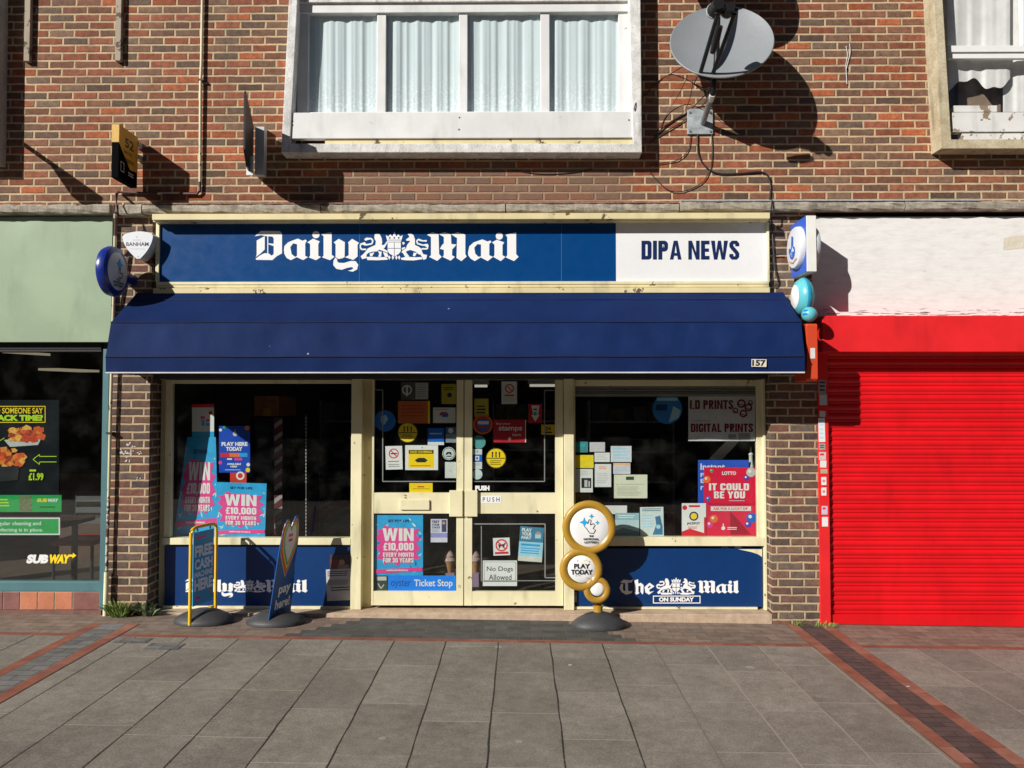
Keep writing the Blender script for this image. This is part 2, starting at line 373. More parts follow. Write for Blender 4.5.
def block_glyph(ch, t=.20):
    q = lambda a, b_, c, d: [[(a, b_), (c, b_), (c, d), (a, d)]]
    w = .50
    if ch == 'I': return t, [q(0, 0, t, 1)]
    if ch == 'L': return .42, [q(0, 0, t, 1-t), q(0, 1-t, .42, 1)]
    if ch == 'T': return .46, [q(0, 0, .46, t), q(.23-t/2, t, .23+t/2, 1)]
    if ch == 'E': return .42, [q(0, 0, t, 1), q(t, 0, .42, t), q(t, .5-t*.45, .39, .5+t*.45), q(t, 1-t, .42, 1)]
    if ch == 'F': return .42, [q(0, 0, t, 1), q(t, 0, .42, t), q(t, .5-t*.45, .38, .5+t*.45)]
    if ch == 'H': return w, [q(0, 0, t, 1), q(w-t, 0, w, 1), q(t, .5-t*.45, w-t, .5+t*.45)]
    if ch == 'N': return .56, [q(0, 0, t*.9, 1), q(.56-t*.9, 0, .56, 1), [[(t*.9, 0), (.56-t*.9, .62), (.56-t*.9, 1), (t*.9, .38)]]]
    if ch == 'M': return .70, [q(0, 0, t*.9, 1), q(.70-t*.9, 0, .70, 1), [[(t*.9, 0), (.35, .55), (.70-t*.9, 0), (.70-t*.9, .36), (.35, .95), (t*.9, .36)]]]
    if ch == 'W': return .84, [[[(0, 0), (t, 0), (.245, .66), (.345, 0), (.495, 0), (.595, .66), (.84-t, 0), (.84, 0), (.69, 1), (.52, 1), (.42, .42), (.32, 1), (.15, 1)]]]
    if ch == 'A': return .58, [[[(.19, 0), (.39, 0), (.58, 1), (.40, 1), (.365, .80), (.215, .80), (.18, 1), (0, 1)], [(.29, .24), (.24, .65), (.34, .65)]]]
    if ch == 'V': return .56, [[[(0, 0), (t, 0), (.28, .68), (.56-t, 0), (.56, 0), (.37, 1), (.19, 1)]]]
    if ch == 'Y': return .54, [[[(0, 0), (t, 0), (.27, .36), (.54-t, 0), (.54, 0), (.27+t/2, .6), (.27+t/2, 1), (.27-t/2, 1), (.27-t/2, .6)]]]
    if ch == 'D': 
        o, h = _ring(.5, t); o = [(0, 0)]+[p for p in o if p[0] > .3]+[(0, 1)]; return .5, [[o, [(t, t)]+[p for p in h if p[0] > .25]+[(t, 1-t)]]]
    if ch in 'P R B'.split():
        o, h = _ring(.48, t*.95, .2, 0, 0, .58); o = [(0, 0)]+[p for p in o if p[0] > .27]+[(0, .58)]; L = [[o, [(t, t*.95)]+[p for p in h if p[0] > .24]+[(t, .58-t*.95)]], q(0, .58, t, 1)]
        if ch == 'R': L.append([[(t, .58), (.33, .58), (.50, 1), (.31, 1)]])
        if ch == 'B': 
            o, h = _ring(.5, t*.9, .2, 0, .46, 1.0); L = [[[(0, 0)]+[p for p in _ring(.47, t, .2, 0, 0, .46)[0] if p[0] > .27]+[(0, .46)], [(t, t*.8), (.29, t*.8), (.30, .46-t*.5), (t, .46-t*.5)]], [[(0, .46)]+[p for p in o if p[0] > .27]+[(0, 1)], [(t, .46+t*.4), (.31, .46+t*.5), (.31, 1-t*.8), (t, 1-t*.8)]]]
        return .5, L
    if ch in 'O0': return .5, [_ring(.5, t, .2)]
    if ch == 'C' or ch == 'G':
        L = [[[(.5, .33), (.5-t, .33), (.5-t, t*1.1), (t*1.1, t*1.1), (t, t*1.3), (t, 1-t*1.3), (t*1.1, 1-t), (.5-t, 1-t), (.5-t, .67), (.5, .67), (.5, .86), (.40, 1), (.12, 1), (0, .86), (0, .14), (.12, 0), (.40, 0), (.5, .14)]]]
        if ch == 'G': L.append(q(.28, .50, .5, .669))
        return .5, L
    if ch == 'U': return .5, [[[(0, 0), (t, 0), (t, 1-t*1.2), (t*1.2, 1-t), (.5-t*1.2, 1-t), (.5-t, 1-t*1.2), (.5-t, 0), (.5, 0), (.5, .86), (.38, 1), (.12, 1), (0, .86)]]]
    if ch == 'S': return .49, [[[(.49, .30), (.49-t, .30), (.49-t, .2), (.29, t*.9), (.2, t*.9), (t, .2), (t, .28), (.40, .52), (.49, .66), (.49, .86), (.37, 1), (.12, 1), (0, .86), (0, .70), (t, .70), (t, .80), (.2, 1-t*.9), (.29, 1-t*.9), (.49-t, .8), (.49-t, .70), (.09, .46), (0, .32), (0, .14), (.12, 0), (.37, 0), (.49, .14)]]]
    if ch == '1': return .26, [[[(.26-t, 0), (.26, 0), (.26, 1), (.26-t, 1), (.26-t, .24), (0, .28), (0, .14)]]]
    if ch == '3': return .48, [[[(0, .14), (.12, 0), (.36, 0), (.48, .14), (.48, .38), (.38, .49), (.48, .6), (.48, .86), (.36, 1), (.12, 1), (0, .86), (0, .7), (t, .7), (t, .8), (.48-t, .8), (.48-t, .58), (.17, .57), (.17, .42), (.48-t, .41), (.48-t, .2), (t, .2), (t, .3), (0, .3)]]]
    if ch == '£': return .48, [[[(.06, 1), (.06, .84), (.12, .78), (.12, .6), (.02, .6), (.02, .46), (.12, .46), (.12, .16), (.24, 0), (.40, 0), (.48, .1), (.48, .26), (.33, .26), (.33, .16), (.28, .2), (.28, .46), (.40, .46), (.40, .6), (.28, .6), (.26, .84), (.48, .84), (.48, 1)]]]
    if ch == ',': return t, [[[(0, .84), (t, .84), (t, 1.02), (.06, 1.16), (0, 1.16), (.05, 1.0), (0, 1.0)]]]
    if ch == '.': return t, [q(0, .84, t, 1)]
    if ch == ' ': return .20, []
    return .45, [q(0, 0, .4, 1)]
def block(bd, txt, u0, v0, u1, v1, mat, gap=.065):
    x = 0; put = []
    for ch in txt:
        w_, L = block_glyph(ch); put.append((x, L)); x += w_+gap
    x -= gap
    for ox, L in put:
        for lp in L:
            lp = [[(u0+(u1-u0)*(ox+p[0])/x, v0+(v1-v0)*p[1]) for p in l_] for l_ in lp]; bd.poly(lp[0], mat, lp[1:])
def flat(px0, py0, px1, py1, Y, mat, rot=0.0, thick=.0012, lean=0.0):
    """a board facing the street that fills a rectangle of the photo; uv = photo pixels"""
    a = [(px0, py0), (px1, py0), (px1, py1), (px0, py1)]
    if rot:
        cx, cy = (px0+px1)/2, (py0+py1)/2; c_, s_ = math.cos(R(rot)), math.sin(R(rot))
        a = [(cx+(x-cx)*c_-(y-cy)*s_, cy+(x-cx)*s_+(y-cy)*c_) for x, y in a]
    p = [W(*q, Y+(lean if k < 2 else 0)) for k, q in enumerate(a)]
    return Board(*p, (px0, py0, px1, py1), mat, thick)
WHT = paint((.80, .80, .79), .45, .04); INK = paint((.02, .02, .022), .5, .1); GREY = paint((.32, .32, .32), .5, .1)
LGREY = paint((.55, .55, .55), .5, .06)
RED = paint(C(215, 40, 55), .4, .06); PINK = paint(C(232, 70, 150), .4, .06); CYAN = paint(C(40, 165, 225), .4, .1); YEL = paint(C(250, 215, 30), .4, .05)
NAVY = paint(C(22, 42, 105), .4, .08); ORANGE = paint(C(235, 120, 50), .4, .08); GREEN = paint(C(30, 165, 80), .4, .08); BLUE = paint(C(30, 105, 200), .4, .08)
PALEBLUE = paint(C(170, 215, 235), .4, .08); TEAL = paint(C(60, 165, 165), .4, .08); MAROON = paint((.09, .015, .025), .5, .1); DKRED = paint(C(120, 20, 25), .45, .1)
PAPER = paint((.74, .74, .72), .55, .05); CREAMPAPER = paint((.72, .72, .56), .55, .05); BLACK = paint((.012, .012, .013), .45, .1); SKIN = paint((.5, .3, .2), .6, .1)

# ------------------------------------------------------------------ ground
def gz(x): return -.012*x-.012
def sheet(name, x0, x1, y0, y1, dz, mat):
    b = MB(); b.face([(x0, y0, gz(x0)+dz), (x1, y0, gz(x1)+dz), (x1, y1, gz(x1)+dz), (x0, y1, gz(x0)+dz)], mat)
    return structure(b.build(name, recalc=False))
def asphalt():
    g = NG('asphalt'); n = g.noise(60, 4); return g.bsdf(g.ramp(n, [(.3, (.03, .03, .032)), (.7, (.07, .07, .07))]), .9, .2, bump=n, dist=.004)
def slabs():
    g = NG('concrete_slabs'); x, y, z = g.xyz(g.pos()); wd = .4235; ln = .74
    xw = g.math('ADD', x, g.math('MULTIPLY', g.math('SUBTRACT', g.noise(1.4, 4), .5), .030))
    u = g.math('DIVIDE', g.math('SUBTRACT', xw, .252), wd); ci = g.math('FLOOR', u); fu = g.math('FRACT', u)
    off = g.white(g.comb(ci, 2.0))[0]
    v = g.math('ADD', g.math('DIVIDE', y, ln), off); ri = g.math('FLOOR', v); fv = g.math('FRACT', v)
    du = g.math('MULTIPLY', g.math('MINIMUM', fu, g.math('SUBTRACT', 1.0, fu)), wd)
    dv = g.math('MULTIPLY', g.math('MINIMUM', fv, g.math('SUBTRACT', 1.0, fv)), ln)
    rag = g.math('MULTIPLY', g.math('SUBTRACT', g.noise(45, 3), .5), .006)
    gapw = g.math('ADD', g.math('MULTIPLY', g.noise(2.3, 4), .0085), .0008)                       # the long joints open and close
    jl = g.math('LESS_THAN', g.math('ADD', du, rag), gapw)
    jc = g.math('LESS_THAN', g.math('ADD', dv, rag), .0042)
    tint = g.white(g.comb(ci, ri, 4.0))[0]
    fine = g.noise(180, 3); med = g.noise(11, 6, rough=.65); big = g.noise(1.3, 5)
    c = g.ramp(g.math('ADD', g.math('MULTIPLY', med, .5), g.math('MULTIPLY', fine, .5)), [(.34, (.168, .150, .126)), (.66, (.310, .280, .240))])
    c = g.mix(1.0, c, g.ramp(tint, [(0, (.87, .865, .86)), (1, (1.08, 1.075, 1.07))]), 'MULTIPLY')
    c = g.mix(1.0, c, g.ramp(big, [(.3, (.80, .79, .78)), (.7, (1.14, 1.13, 1.12))]), 'MULTIPLY')
    grit = g.noise(75, 2, rough=.7); c = g.mix(1.0, c, g.ramp(grit, [(.28, (.74, .73, .72)), (.5, (1, 1, 1)), (.72, (1.24, 1.23, 1.22))]), 'MULTIPLY')
    scuff = g.step(g.noise(3.2, 6, g.scalevec(g.pos(), (1, .45, 1)), .7), .58, .70); c = g.mix(g.math('MULTIPLY', scuff, .22), c, (.34, .31, .27))
    # old gum and stains
    vo = g.n('ShaderNodeTexVoronoi'); vo.inputs['Scale'].default_value = 2.6; g.l(g.pos(), vo.inputs['Vector'])
    keep = g.math('GREATER_THAN', g.xyz(vo.outputs['Color'])[0], .45)
    rr = g.math('ADD', .014, g.math('MULTIPLY', g.xyz(vo.outputs['Color'])[1], .022))
    gum = g.math('MULTIPLY', keep, g.math('LESS_THAN', g.math('ADD', vo.outputs['Distance'], g.math('MULTIPLY', fine, .012)), g.math('MULTIPLY', rr, 2.6)))
    lightdark = g.math('GREATER_THAN', g.xyz(vo.outputs['Color'])[2], .42)
    c = g.mix(g.math('MULTIPLY', gum, .55), c, g.mix(lightdark, (.06, .052, .045), (.40, .36, .31)))
    st = g.step(g.noise(1.9, 6, rough=.7), .60, .72); c = g.mix(g.math('MULTIPLY', st, .35), c, (.10, .088, .075))
    c = g.mix(g.math('MULTIPLY', g.math('MULTIPLY', jc, g.step(g.noise(1.6, 2), .30, .52)), .85), c, (.38, .34, .28))
    side = g.step(x, .95, 1.25)
    jcol = g.mix(side, (.034, .030, .025), (.33, .29, .23))
    c = g.mix(jl, c, jcol)
    h = g.math('SUBTRACT', g.math('ADD', g.math('ADD', g.math('MULTIPLY', fine, .2), g.math('MULTIPLY', grit, .25)), g.math('ADD', g.math('MULTIPLY', med, .12), g.math('MULTIPLY', tint, .0))), jl)
    return g.bsdf(c, .82, .3, bump=h, dist=.006)
def paver(name, stops, joint, bw, bh, along_x=True, special=None, rough=.8):
    g = NG(name); x, y, z = g.xyz(g.pos()); a, b = (x, y) if along_x else (y, x)
    wob = g.math('MULTIPLY', g.math('SUBTRACT', g.noise(14, 2), .5), .012)
    a2 = g.math('ADD', a, wob); b2 = g.math('ADD', b, wob)
    row = g.math('FLOOR', g.math('DIVIDE', b2, bh))
    sh = g.math('MULTIPLY', g.math('MODULO', g.math('ADD', row, 200), 2.0), .5)
    uu = g.math('ADD', g.math('DIVIDE', a2, bw), sh); ci = g.math('FLOOR', uu)
    fu = g.math('FRACT', uu); fv = g.math('FRACT', g.math('DIVIDE', b2, bh))
    d = g.math('MINIMUM', g.math('MULTIPLY', g.math('MINIMUM', fu, g.math('SUBTRACT', 1.0, fu)), bw), g.math('MULTIPLY', g.math('MINIMUM', fv, g.math('SUBTRACT', 1.0, fv)), bh))
    d = g.math('ADD', d, g.math('MULTIPLY', g.math('SUBTRACT', g.noise(90, 2), .5), .003))
    inb = g.step(d, .001, .004)
    r = g.white(g.comb(ci, row, 2.0))[0]; c = g.ramp(r, stops, 'LINEAR')
    if special:
        hit, col2 = special(g, x, y, row, ci); c = g.mix(hit, c, g.mix(r, col2, tuple(q*1.5 for q in col2)))
    fine = g.noise(150, 3); med = g.noise(9, 5)
    c = g.mix(1.0, c, g.ramp(med, [(.3, (.75, .74, .73)), (.7, (1.2, 1.18, 1.16))]), 'MULTIPLY')
    c = g.mix(inb, joint, c)
    h = g.math('ADD', inb, g.math('ADD', g.math('MULTIPLY', fine, .25), g.math('MULTIPLY', r, .35)))
    return g.bsdf(c, rough, .3, bump=h, dist=.005)
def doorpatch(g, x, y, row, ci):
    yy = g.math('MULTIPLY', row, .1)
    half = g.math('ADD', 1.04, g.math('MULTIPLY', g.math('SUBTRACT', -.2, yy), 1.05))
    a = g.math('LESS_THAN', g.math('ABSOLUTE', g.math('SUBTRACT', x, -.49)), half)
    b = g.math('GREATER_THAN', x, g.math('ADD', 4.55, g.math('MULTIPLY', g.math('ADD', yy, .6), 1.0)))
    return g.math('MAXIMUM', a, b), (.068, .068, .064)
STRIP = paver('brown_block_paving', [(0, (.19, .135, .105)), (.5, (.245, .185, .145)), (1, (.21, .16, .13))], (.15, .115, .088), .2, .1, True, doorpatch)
REDROW = paver('red_edging_bricks', [(0, (.27, .09, .058)), (.6, (.23, .08, .053)), (1, (.31, .13, .09))], (.2, .13, .09), .21, .2, True)
REDCOL = paver('red_band_bricks', [(0, (.30, .105, .068)), (.6, (.235, .085, .056)), (1, (.33, .14, .098))], (.2, .13, .09), .21, .4, False)
DARKCOL = paver('dark_band_bricks', [(0, (.085, .06, .056)), (.5, (.12, .075, .066)), (1, (.07, .058, .056))], (.05, .04, .036), .2, .07, True)
GREYCOL = paver('grey_band_bricks', [(0, (.15, .15, .145)), (.5, (.21, .20, .19)), (1, (.11, .115, .115))], (.06, .05, .045), .2, .1, True)
ASPH = asphalt()
sheet('ground', -90, 90, -90, 30, -.18, paint((.16, .14, .12), .9, .2, 3))
sheet('road', -90, 90, -18, -9.65, -.135, ASPH)
sheet('pavement', -30, 30, -9.5, -.662, 0, slabs())
sheet('block_paving', -30, 30, -.585, .10, 0, STRIP)
sheet('edging_row', -30, 30, -.662, -.585, 0, REDROW)
k = MB(); k.hexa([(-30, -9.65, gz(-30)-.16), (30, -9.65, gz(30)-.16), (30, -9.65, gz(30)), (-30, -9.65, gz(-30)),
                  (-30, -9.5, gz(-30)-.16), (30, -9.5, gz(30)-.16), (30, -9.5, gz(30)), (-30, -9.5, gz(-30))], paint((.3, .29, .27), .85, .15, 5)); structure(k.build('kerb'))
for (xa, xb, m_) in ((-3.70, -3.60, REDCOL), (-3.60, -3.39, GREYCOL), (-3.39, -3.29, REDCOL), (2.385, 2.485, REDCOL), (2.485, 2.69, DARKCOL), (2.69, 2.79, REDCOL)):
    sheet('paving_band', xa, xb, -9.5, -.02 if xa > 0 else -.3, .004, m_)
for (xa, xb, ya, yb) in ((-3.25, -2.98, -.83, -.70), (-2.93, -2.66, -.98, -.83)):
    sheet('grey_paver', xa, xb, ya, yb, .004, GREYCOL)

# ------------------------------------------------------------------ terrace: brickwork, piers, cornice
bld = empty('terrace_building', (0, 0, 0), 'brick terrace with shops below and bay windows above', 'building')
zc = W(512, 203, 0).z                                              # underside of the upper wall
b = MB(); zt = 6.4
def hole_wall(b, x0, x1, z0, z1, y0, y1, holes, mat):
    xs = sorted({x0, x1, *[h[0] for h in holes], *[h[1] for h in holes]}); zs = sorted({z0, z1, *[h[2] for h in holes], *[h[3] for h in holes]})
    for a, c in zip(xs, xs[1:]):
        for d, e in zip(zs, zs[1:]):
            mx, mz = (a+c)/2, (d+e)/2
            if any(h[0] < mx < h[1] and h[2] < mz < h[3] for h in holes): continue
            b.face([(a, y0, d), (c, y0, d), (c, y0, e), (a, y0, e)], mat)
BH = (W(303, 60).x, W(626, 60).x, W(460, 130).z, 6.2)
RH = (W(945, 60).x, W(1200, 60).x, W(980, 140).z, 6.2)
LH = (-6.4, W(-4, 60).x, W(0, 150).z, 6.2)
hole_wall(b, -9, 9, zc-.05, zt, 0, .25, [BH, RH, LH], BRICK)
b.face([(-9, 0, zt), (9, 0, zt), (9, 4.4, zt), (-9, 4.4, zt)], BRICK)
b.build('brick_wall', bld, recalc=False)
# piers either side of the newsagent
def pier(px0, px1, xl=None, xr=None):
    b = MB(); x0 = W(px0, 500).x if xl is None else xl; x1 = W(px1, 500).x if xr is None else xr
    b.box(x0, x1, 0, .5, -.3, zc-.01, PIERBRICK); return b.build('brick_pier', bld)
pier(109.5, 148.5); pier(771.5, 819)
XL, XR = W(148.5, 500).x, W(771.5, 500).x
# cornice of weathered concrete blocks
def rough_block(x0, x1, y0, y1, z0, z1, mat, seed):
    rnd = random.Random(seed); nx = max(2, int((x1-x0)/.07)); rows = []
    prof = [(y1, z1), (y0+.012, z1), (y0, z1-.015), (y0, (z0+z1)/2), (y0+.004, z0+.012), (y0+.016, z0), (y1, z0)]
    for i in range(nx+1):
        x = x0+(x1-x0)*i/nx
        rows.append([(x, y+(rnd.gauss(0, .0035) if 0 < q < 6 else 0), z+(rnd.gauss(0, .0035) if 0 < q < 6 else 0)) for q, (y, z) in enumerate(prof)])
    b = MB(); b.grid(rows, mat); b.face(rows[0], mat); b.face(rows[-1][::-1], mat); return b
zt1, zb1 = W(512, 203.5, -.1).z, W(512, 211.8, -.1).z
for i, (a, c) in enumerate(((-160, 111), (118.5, 141), (142, 320), (321, 505), (506, 679), (680, 905), (906, 1200))):
    ext = -.135 if i == 0 else -.10
    rough_block(W(a, 208, -.1).x, W(c, 208, -.1).x, ext, .0, zb1-(.012 if i < 2 else 0)+(.012 if i > 4 else 0), zt1+(.012 if i > 4 else (-.006 if i == 0 else 0)), CORNICE, i+3).build('cornice_block', bld)
b = MB(); b.box(W(142, 203, -.1).x, W(679, 203, -.1).x, -.098, -.001, zt1+.001, zt1+.014, CORNICE_RED); b.build('cornice_capping', bld)
b = MB(); b.box(W(681, 200, -.1).x, W(980, 200, -.1).x, -.10, -.001, zt1+.016, zt1+.028, paint((.36, .37, .38), .6, .3, 20)); b.build('lead_flashing', bld)
# hidden wall body behind shop signs
b = MB(); b.box(XL+.002, XR-.002, .06, .14, W(512, 379, .1).z, zc-.02, paint((.05, .045, .04), .9)); b.build('sign_backing', bld)
for xa_, xb_ in ((-9, XL-.36), (XR+.30, 9)): b = MB(); b.box(xa_, xb_, .055, .14, W(512, 352, .1).z, zc-.02, paint((.05, .045, .04), .9)); b.build('sign_backing', bld)

# ------------------------------------------------------------------ upper bay windows
def bay(o_l, i_l, o_r, i_r, ybot, ysill, front, mat, name='bay_window', sides='lr'):
    """surround: outer / inner px of each jamb given as (at y=-60, at bottom)"""
    b = MB()
    f0 = lambda u, v: W(u, v, front)
    def f1(u, v): p = W(u, v, front); return Vector((p.x, .02, p.z))
    if 'l' in sides: b.prism([(o_l[0], -60), (i_l[0], -60), (i_l[1], ysill), (o_l[1], ybot)], f0, f1, mat)
    if 'r' in sides: b.prism([(i_r[0], -60), (o_r[0], -60), (o_r[1], ybot), (i_r[1], ysill)], f0, f1, mat)
    b.prism([(o_l[1], ybot), (i_l[1], ysill), (i_r[1], ysill), (o_r[1], ybot)], f0, f1, mat)
    return b.build(name, bld, bevel=.006)
bw = bay((292, 281), (300.5, 290), (640, 642), (627.5, 633), 152.5, 143.5, -.17, BAYCONC)
b = MB(); b.rbox(289, 112, 633.5, 138, -.155, -.09, WHITE_OLD); b.build('sill_board', bw, bevel=.004)
b = MB(); b.rbox(325, 139, 632, 144.2, -.135, -.06, CREAM_OLD); b.rbox(290, 144.5, 633, 147, -.1, -.02, WHITE_OLD); b.build('sill_batten', bw)
for px, py in ((292.5, 121), (292.5, 125), (459.5, 117.5), (459, 129.5), (629, 120)):
    b = MB(); c = W(px, py, -.157); b.lathe([(0, .0), (.008, .0), (.008, .004)], c, (0, 1, 0), paint((.22, .05, .03), .7, .2), 10); b.build('rusty_screw', bw)
b = MB(); yf = -.05
b.rbox(300, 2.5, 628, 12.2, yf-.02, yf+.05, WHITE_OLD); b.rbox(300, 111.5, 628, 122, yf-.003, yf+.05, WHITE_OLD)
for a, c in ((297.5, 308.5), (377, 386), (459, 467.5), (540.5, 549.5), (618.5, 633)): b.rbox(a, -60, c, 118, yf, yf+.05, WHITE_OLD)
b.rbox(296, -60, 634, 1.5, yf-.045, yf+.05, BAYCONC); b.build('window_frame', bw, bevel=.004)
panes = [(308.5, 377), (386, 459), (467.5, 540.5), (549.5, 618.5)]
for a, c in panes:
    b = MB(); b.rbox(a-.5, -60, c+.5, 114, yf+.022, yf+.027, GLASS_UP); b.build('window_pane', bw)
def lace():
    g = NG('net_curtain_lace'); x, y, z = g.xyz(g.pos())
    n = g.noise(38, 4, rough=.7); spots = g.step(n, .48, .60)
    pat = g.math('MULTIPLY', spots, g.step(z, 5.15, 4.55))
    c = g.mix(pat, (.68, .765, .765), (.88, .93, .92))
    p = g.n('ShaderNodeBsdfDiffuse'); g.put(p.inputs[0], c); t = g.n('ShaderNodeBsdfTranslucent'); g.put(t.inputs[0], c)
    m1 = g.n('ShaderNodeMixShader'); m1.inputs[0].default_value = .10; g.l(p.outputs[0], m1.inputs[1]); g.l(t.outputs[0], m1.inputs[2])
    g.l(m1.outputs[0], g.out.inputs[0]); return g.m
LACE = lace()
def curtain(px0, px1, ytop, ybot, Y, seed, mat, hem=None, folds=8):
    rnd = random.Random(seed); n = 90; rows = []
    ph = [rnd.uniform(0, 6.28) for _ in range(5)]; fr = [folds*rnd.uniform(.8, 1.2), folds*1.7, folds*2.9, folds*.45]
    vs = [ytop+(ybot-ytop)*k/14 for k in range(15)]
    for k, v in enumerate(vs):
        row = []
        for i in range(n+1):
            t = i/n; q = k/14
            d = .0040*math.sin(6.28*fr[0]*t+ph[0]+.5*q+1.5*math.sin(5*t+ph[3]))+.0018*math.sin(6.28*fr[1]*t+ph[1]-.8*q)+.0008*math.sin(6.28*fr[2]*t+ph[2])+.006*math.sin(6.28*fr[3]*t+ph[3]+q)
            vv = v + (hem(t)*q if hem else 0)
            row.append(W(px0+(px1-px0)*t, vv, Y+d*(.6+.6*q)))
        rows.append(row)
    b = MB(); b.grid(rows, mat); return b.build('net_curtain', smooth=True)
cw = [(302, 384, 'leftmost white lace net curtain, behind the first pane of the wide bay window'),
      (384, 463, 'white lace net curtain behind the second pane from left of the wide bay window'),
      (463, 545, 'white lace net curtain behind the third pane from left of the wide bay window'),
      (545, 632, 'rightmost white lace net curtain of the wide bay, on the satellite dish side')]
for i, (a, c, lb) in enumerate(cw): tag(curtain(a, c, -70, 130, -.004+.004*(i % 2), i+1, LACE), lb, 'curtain', 'net curtains of the wide bay window')
b = MB(); b.box(BH[0]-.2, BH[1]+.2, .4, 2.5, BH[2]-.2, 6.3, paint((.28, .30, .32), .9, .1)); r_ = b.build('room_lining', bld)
r_.data.polygons[0].flip()
# right-hand bay, weathered
rb = bay((931, 942), (939, 951), (1230, 1230), (1215, 1215), 148, 139.5, -.18, BEIGE_CONC)
b = MB(); b.rbox(952, 112, 1200, 131.5, -.135, -.06, PEEL); b.build('sill_board', rb, bevel=.004)
b = MB(); b.rbox(962, 133, 1200, 139.5, -.12, -.05, PEEL); b.rbox(953, 105.5, 997, 111.8, -.10, -.02, PEEL); b.build('sill_batten', rb)
b = MB(); b.rbox(948, 45, 1200, 51.5, -.075, -.02, WHT); b.rbox(948, 52.5, 1200, 58, -.06, -.02, WHT); b.rbox(940, -60, 947.5, 112, -.035, .02, BEIGE_CONC)
b.rbox(1022, -20, 1034, 45, -.07, -.02, WHT); b.build('window_frame', rb, bevel=.003)
b = MB(); b.rbox(946, -60, 1200, 112, -.028, -.022, GLASS_UP); b.build('window_pane', rb)
CURT = paint((.72, .70, .66), .8, .08, 12)
tag(curtain(944, 1010, -30, 84, .03, 11, CURT, hem=lambda t: 5*math.sin(9*t+1.2)+2*math.sin(23*t), folds=3.2), 'short grubby curtain with a ragged hem in the weathered right window', 'curtain')
tag(curtain(1003, 1080, -30, 112, .08, 12, CURT, folds=4), 'long off white curtain at the right edge of the weathered right window', 'curtain')
b = MB(); b.box(RH[0]-.2, RH[1]+.2, .22, 2.5, RH[2]-.2, 6.3, paint((.30, .29, .30), .9, .1)); b.build('room_lining', bld)
b = MB(); q0, q1 = W(958, 76, .16), W(1001, 112, .16); b.box(q0.x, q1.x, .16, .21, q1.z, q0.z, paint((.24, .165, .11), .8, .2, 12)); tag(b.build('cardboard_box', bevel=.004), 'brown cardboard box standing inside the weathered right window', 'box')
# sliver of the left-hand bay
LCONC = concrete('grey_render', (.30, .30, .29), (.5, .49, .47), 6)
lb = bay((-200, -200), (-190, -190), (-2, -5), (-12, -12), 162, 155, -.15, LCONC)
b = MB(); b.rbox(-190, -60, -11, 156, -.03, -.02, GLASS_UP); b.build('window_pane', lb)
b = MB(); b.box(LH[0]-.2, LH[1]+.1, .5, 2.5, LH[2]-.2, 6.3, paint((.10, .10, .11), .9, .1)); b.build('room_lining', bld)

# ------------------------------------------------------------------ newsagent shopfront
sf = empty('newsagent_shopfront', (-.5, .14, .045), 'cream painted timber shopfront with double glazed doors under the blue awning', 'shopfront')
YF = .14
b = MB(); b.box(XL+.003, XR-.003, .0, .26, -.12, .045, concrete('doorstep_screed', (.36, .26, .18), (.56, .42, .30), 12, .8, False)); b.build('doorstep', sf, bevel=.006)
zstep = .045
def zpx(py, Y=YF): return W(519, py, Y).z
def xpx(px, Y=YF, py=490): return W(px, py, Y).x
zhead0, zhead1 = zpx(379.5), zpx(366)
b = MB()
b.box(XL+.004, xpx(163.5), YF+.07, YF+.14, zstep+.002, zhead1, CREAM)
b.box(xpx(351, .12), xpx(361.5, .12), .12, YF+.10, zstep+.002, zhead1, CREAM)
b.box(xpx(564, .12), xpx(574, .12), .12, YF+.10, zstep+.002, zhead1, CREAM)
b.box(xpx(763.5, .13), XR-.004, .13, YF+.10, zstep+.002, zhead1, CREAM)
b.box(XL+.004, XR-.004, YF+.03, YF+.09, zhead0+.001, zhead1-.01, CREAM)
b.build('frame', sf, bevel=.004)
GY = .164
def pane(px0, py0, px1, py1, parent, Y=GY):
    b = MB(); b.rbox(px0-1, py0-1, px1+1, py1+1, Y, Y+.005, GLASS); return b.build('glass_pane', parent)
def window(px0, px1, ytop, ysill, x0, x1, extra=None):
    b = MB()
    b.box(x0, x1, YF-.012, YF+.085, zpx(ysill[1]), zpx(ysill[0]), CREAM)
    zt_ = zpx(379.6); zs = zpx(ysill[0])+.001
    b.box(x0, xpx(px0), YF+.012, YF+.06, zs, zt_, CREAM); b.box(xpx(px1), x1, YF+.012, YF+.06, zs, zt_, CREAM)
    b.box(xpx(px0)+.001, xpx(px1)-.001, YF+.013, YF+.059, zpx(ytop), zt_-.001, CREAM)
    o = b.build('shop_window', sf, bevel=.003); pane(px0, ytop, px1, ysill[0], o); return o
window(170.5, 350.5, 383.5, (538.3, 545), xpx(163.7), xpx(350.9))
window(575.5, 757.5, 386, (537, 545.5), xpx(574.2), xpx(763.4))
# rolled security shutter showing at the top of the right-hand window
b = MB(); rows = []
xa, xb = xpx(575.7), xpx(757.3)
for i in range(5):
    z1 = zpx(380)-(zpx(380)-zpx(394))*i/5; z0 = zpx(380)-(zpx(380)-zpx(394))*(i+1)/5
    for q in range(7):
        t = q/6; rows.append([(x, .184-.010*math.sin(math.pi*t), z1+(z0-z1)*t) for x in (xa, xb)])
b.grid(rows, paint((.22, .21, .19), .55, .12)); b.build('security_shutter', sf)
b = MB(); b.box(xa, xb, .172, .186, zpx(396.5), zpx(394), paint((.35, .34, .32), .5, .1)); b.build('shutter_bar', sf)

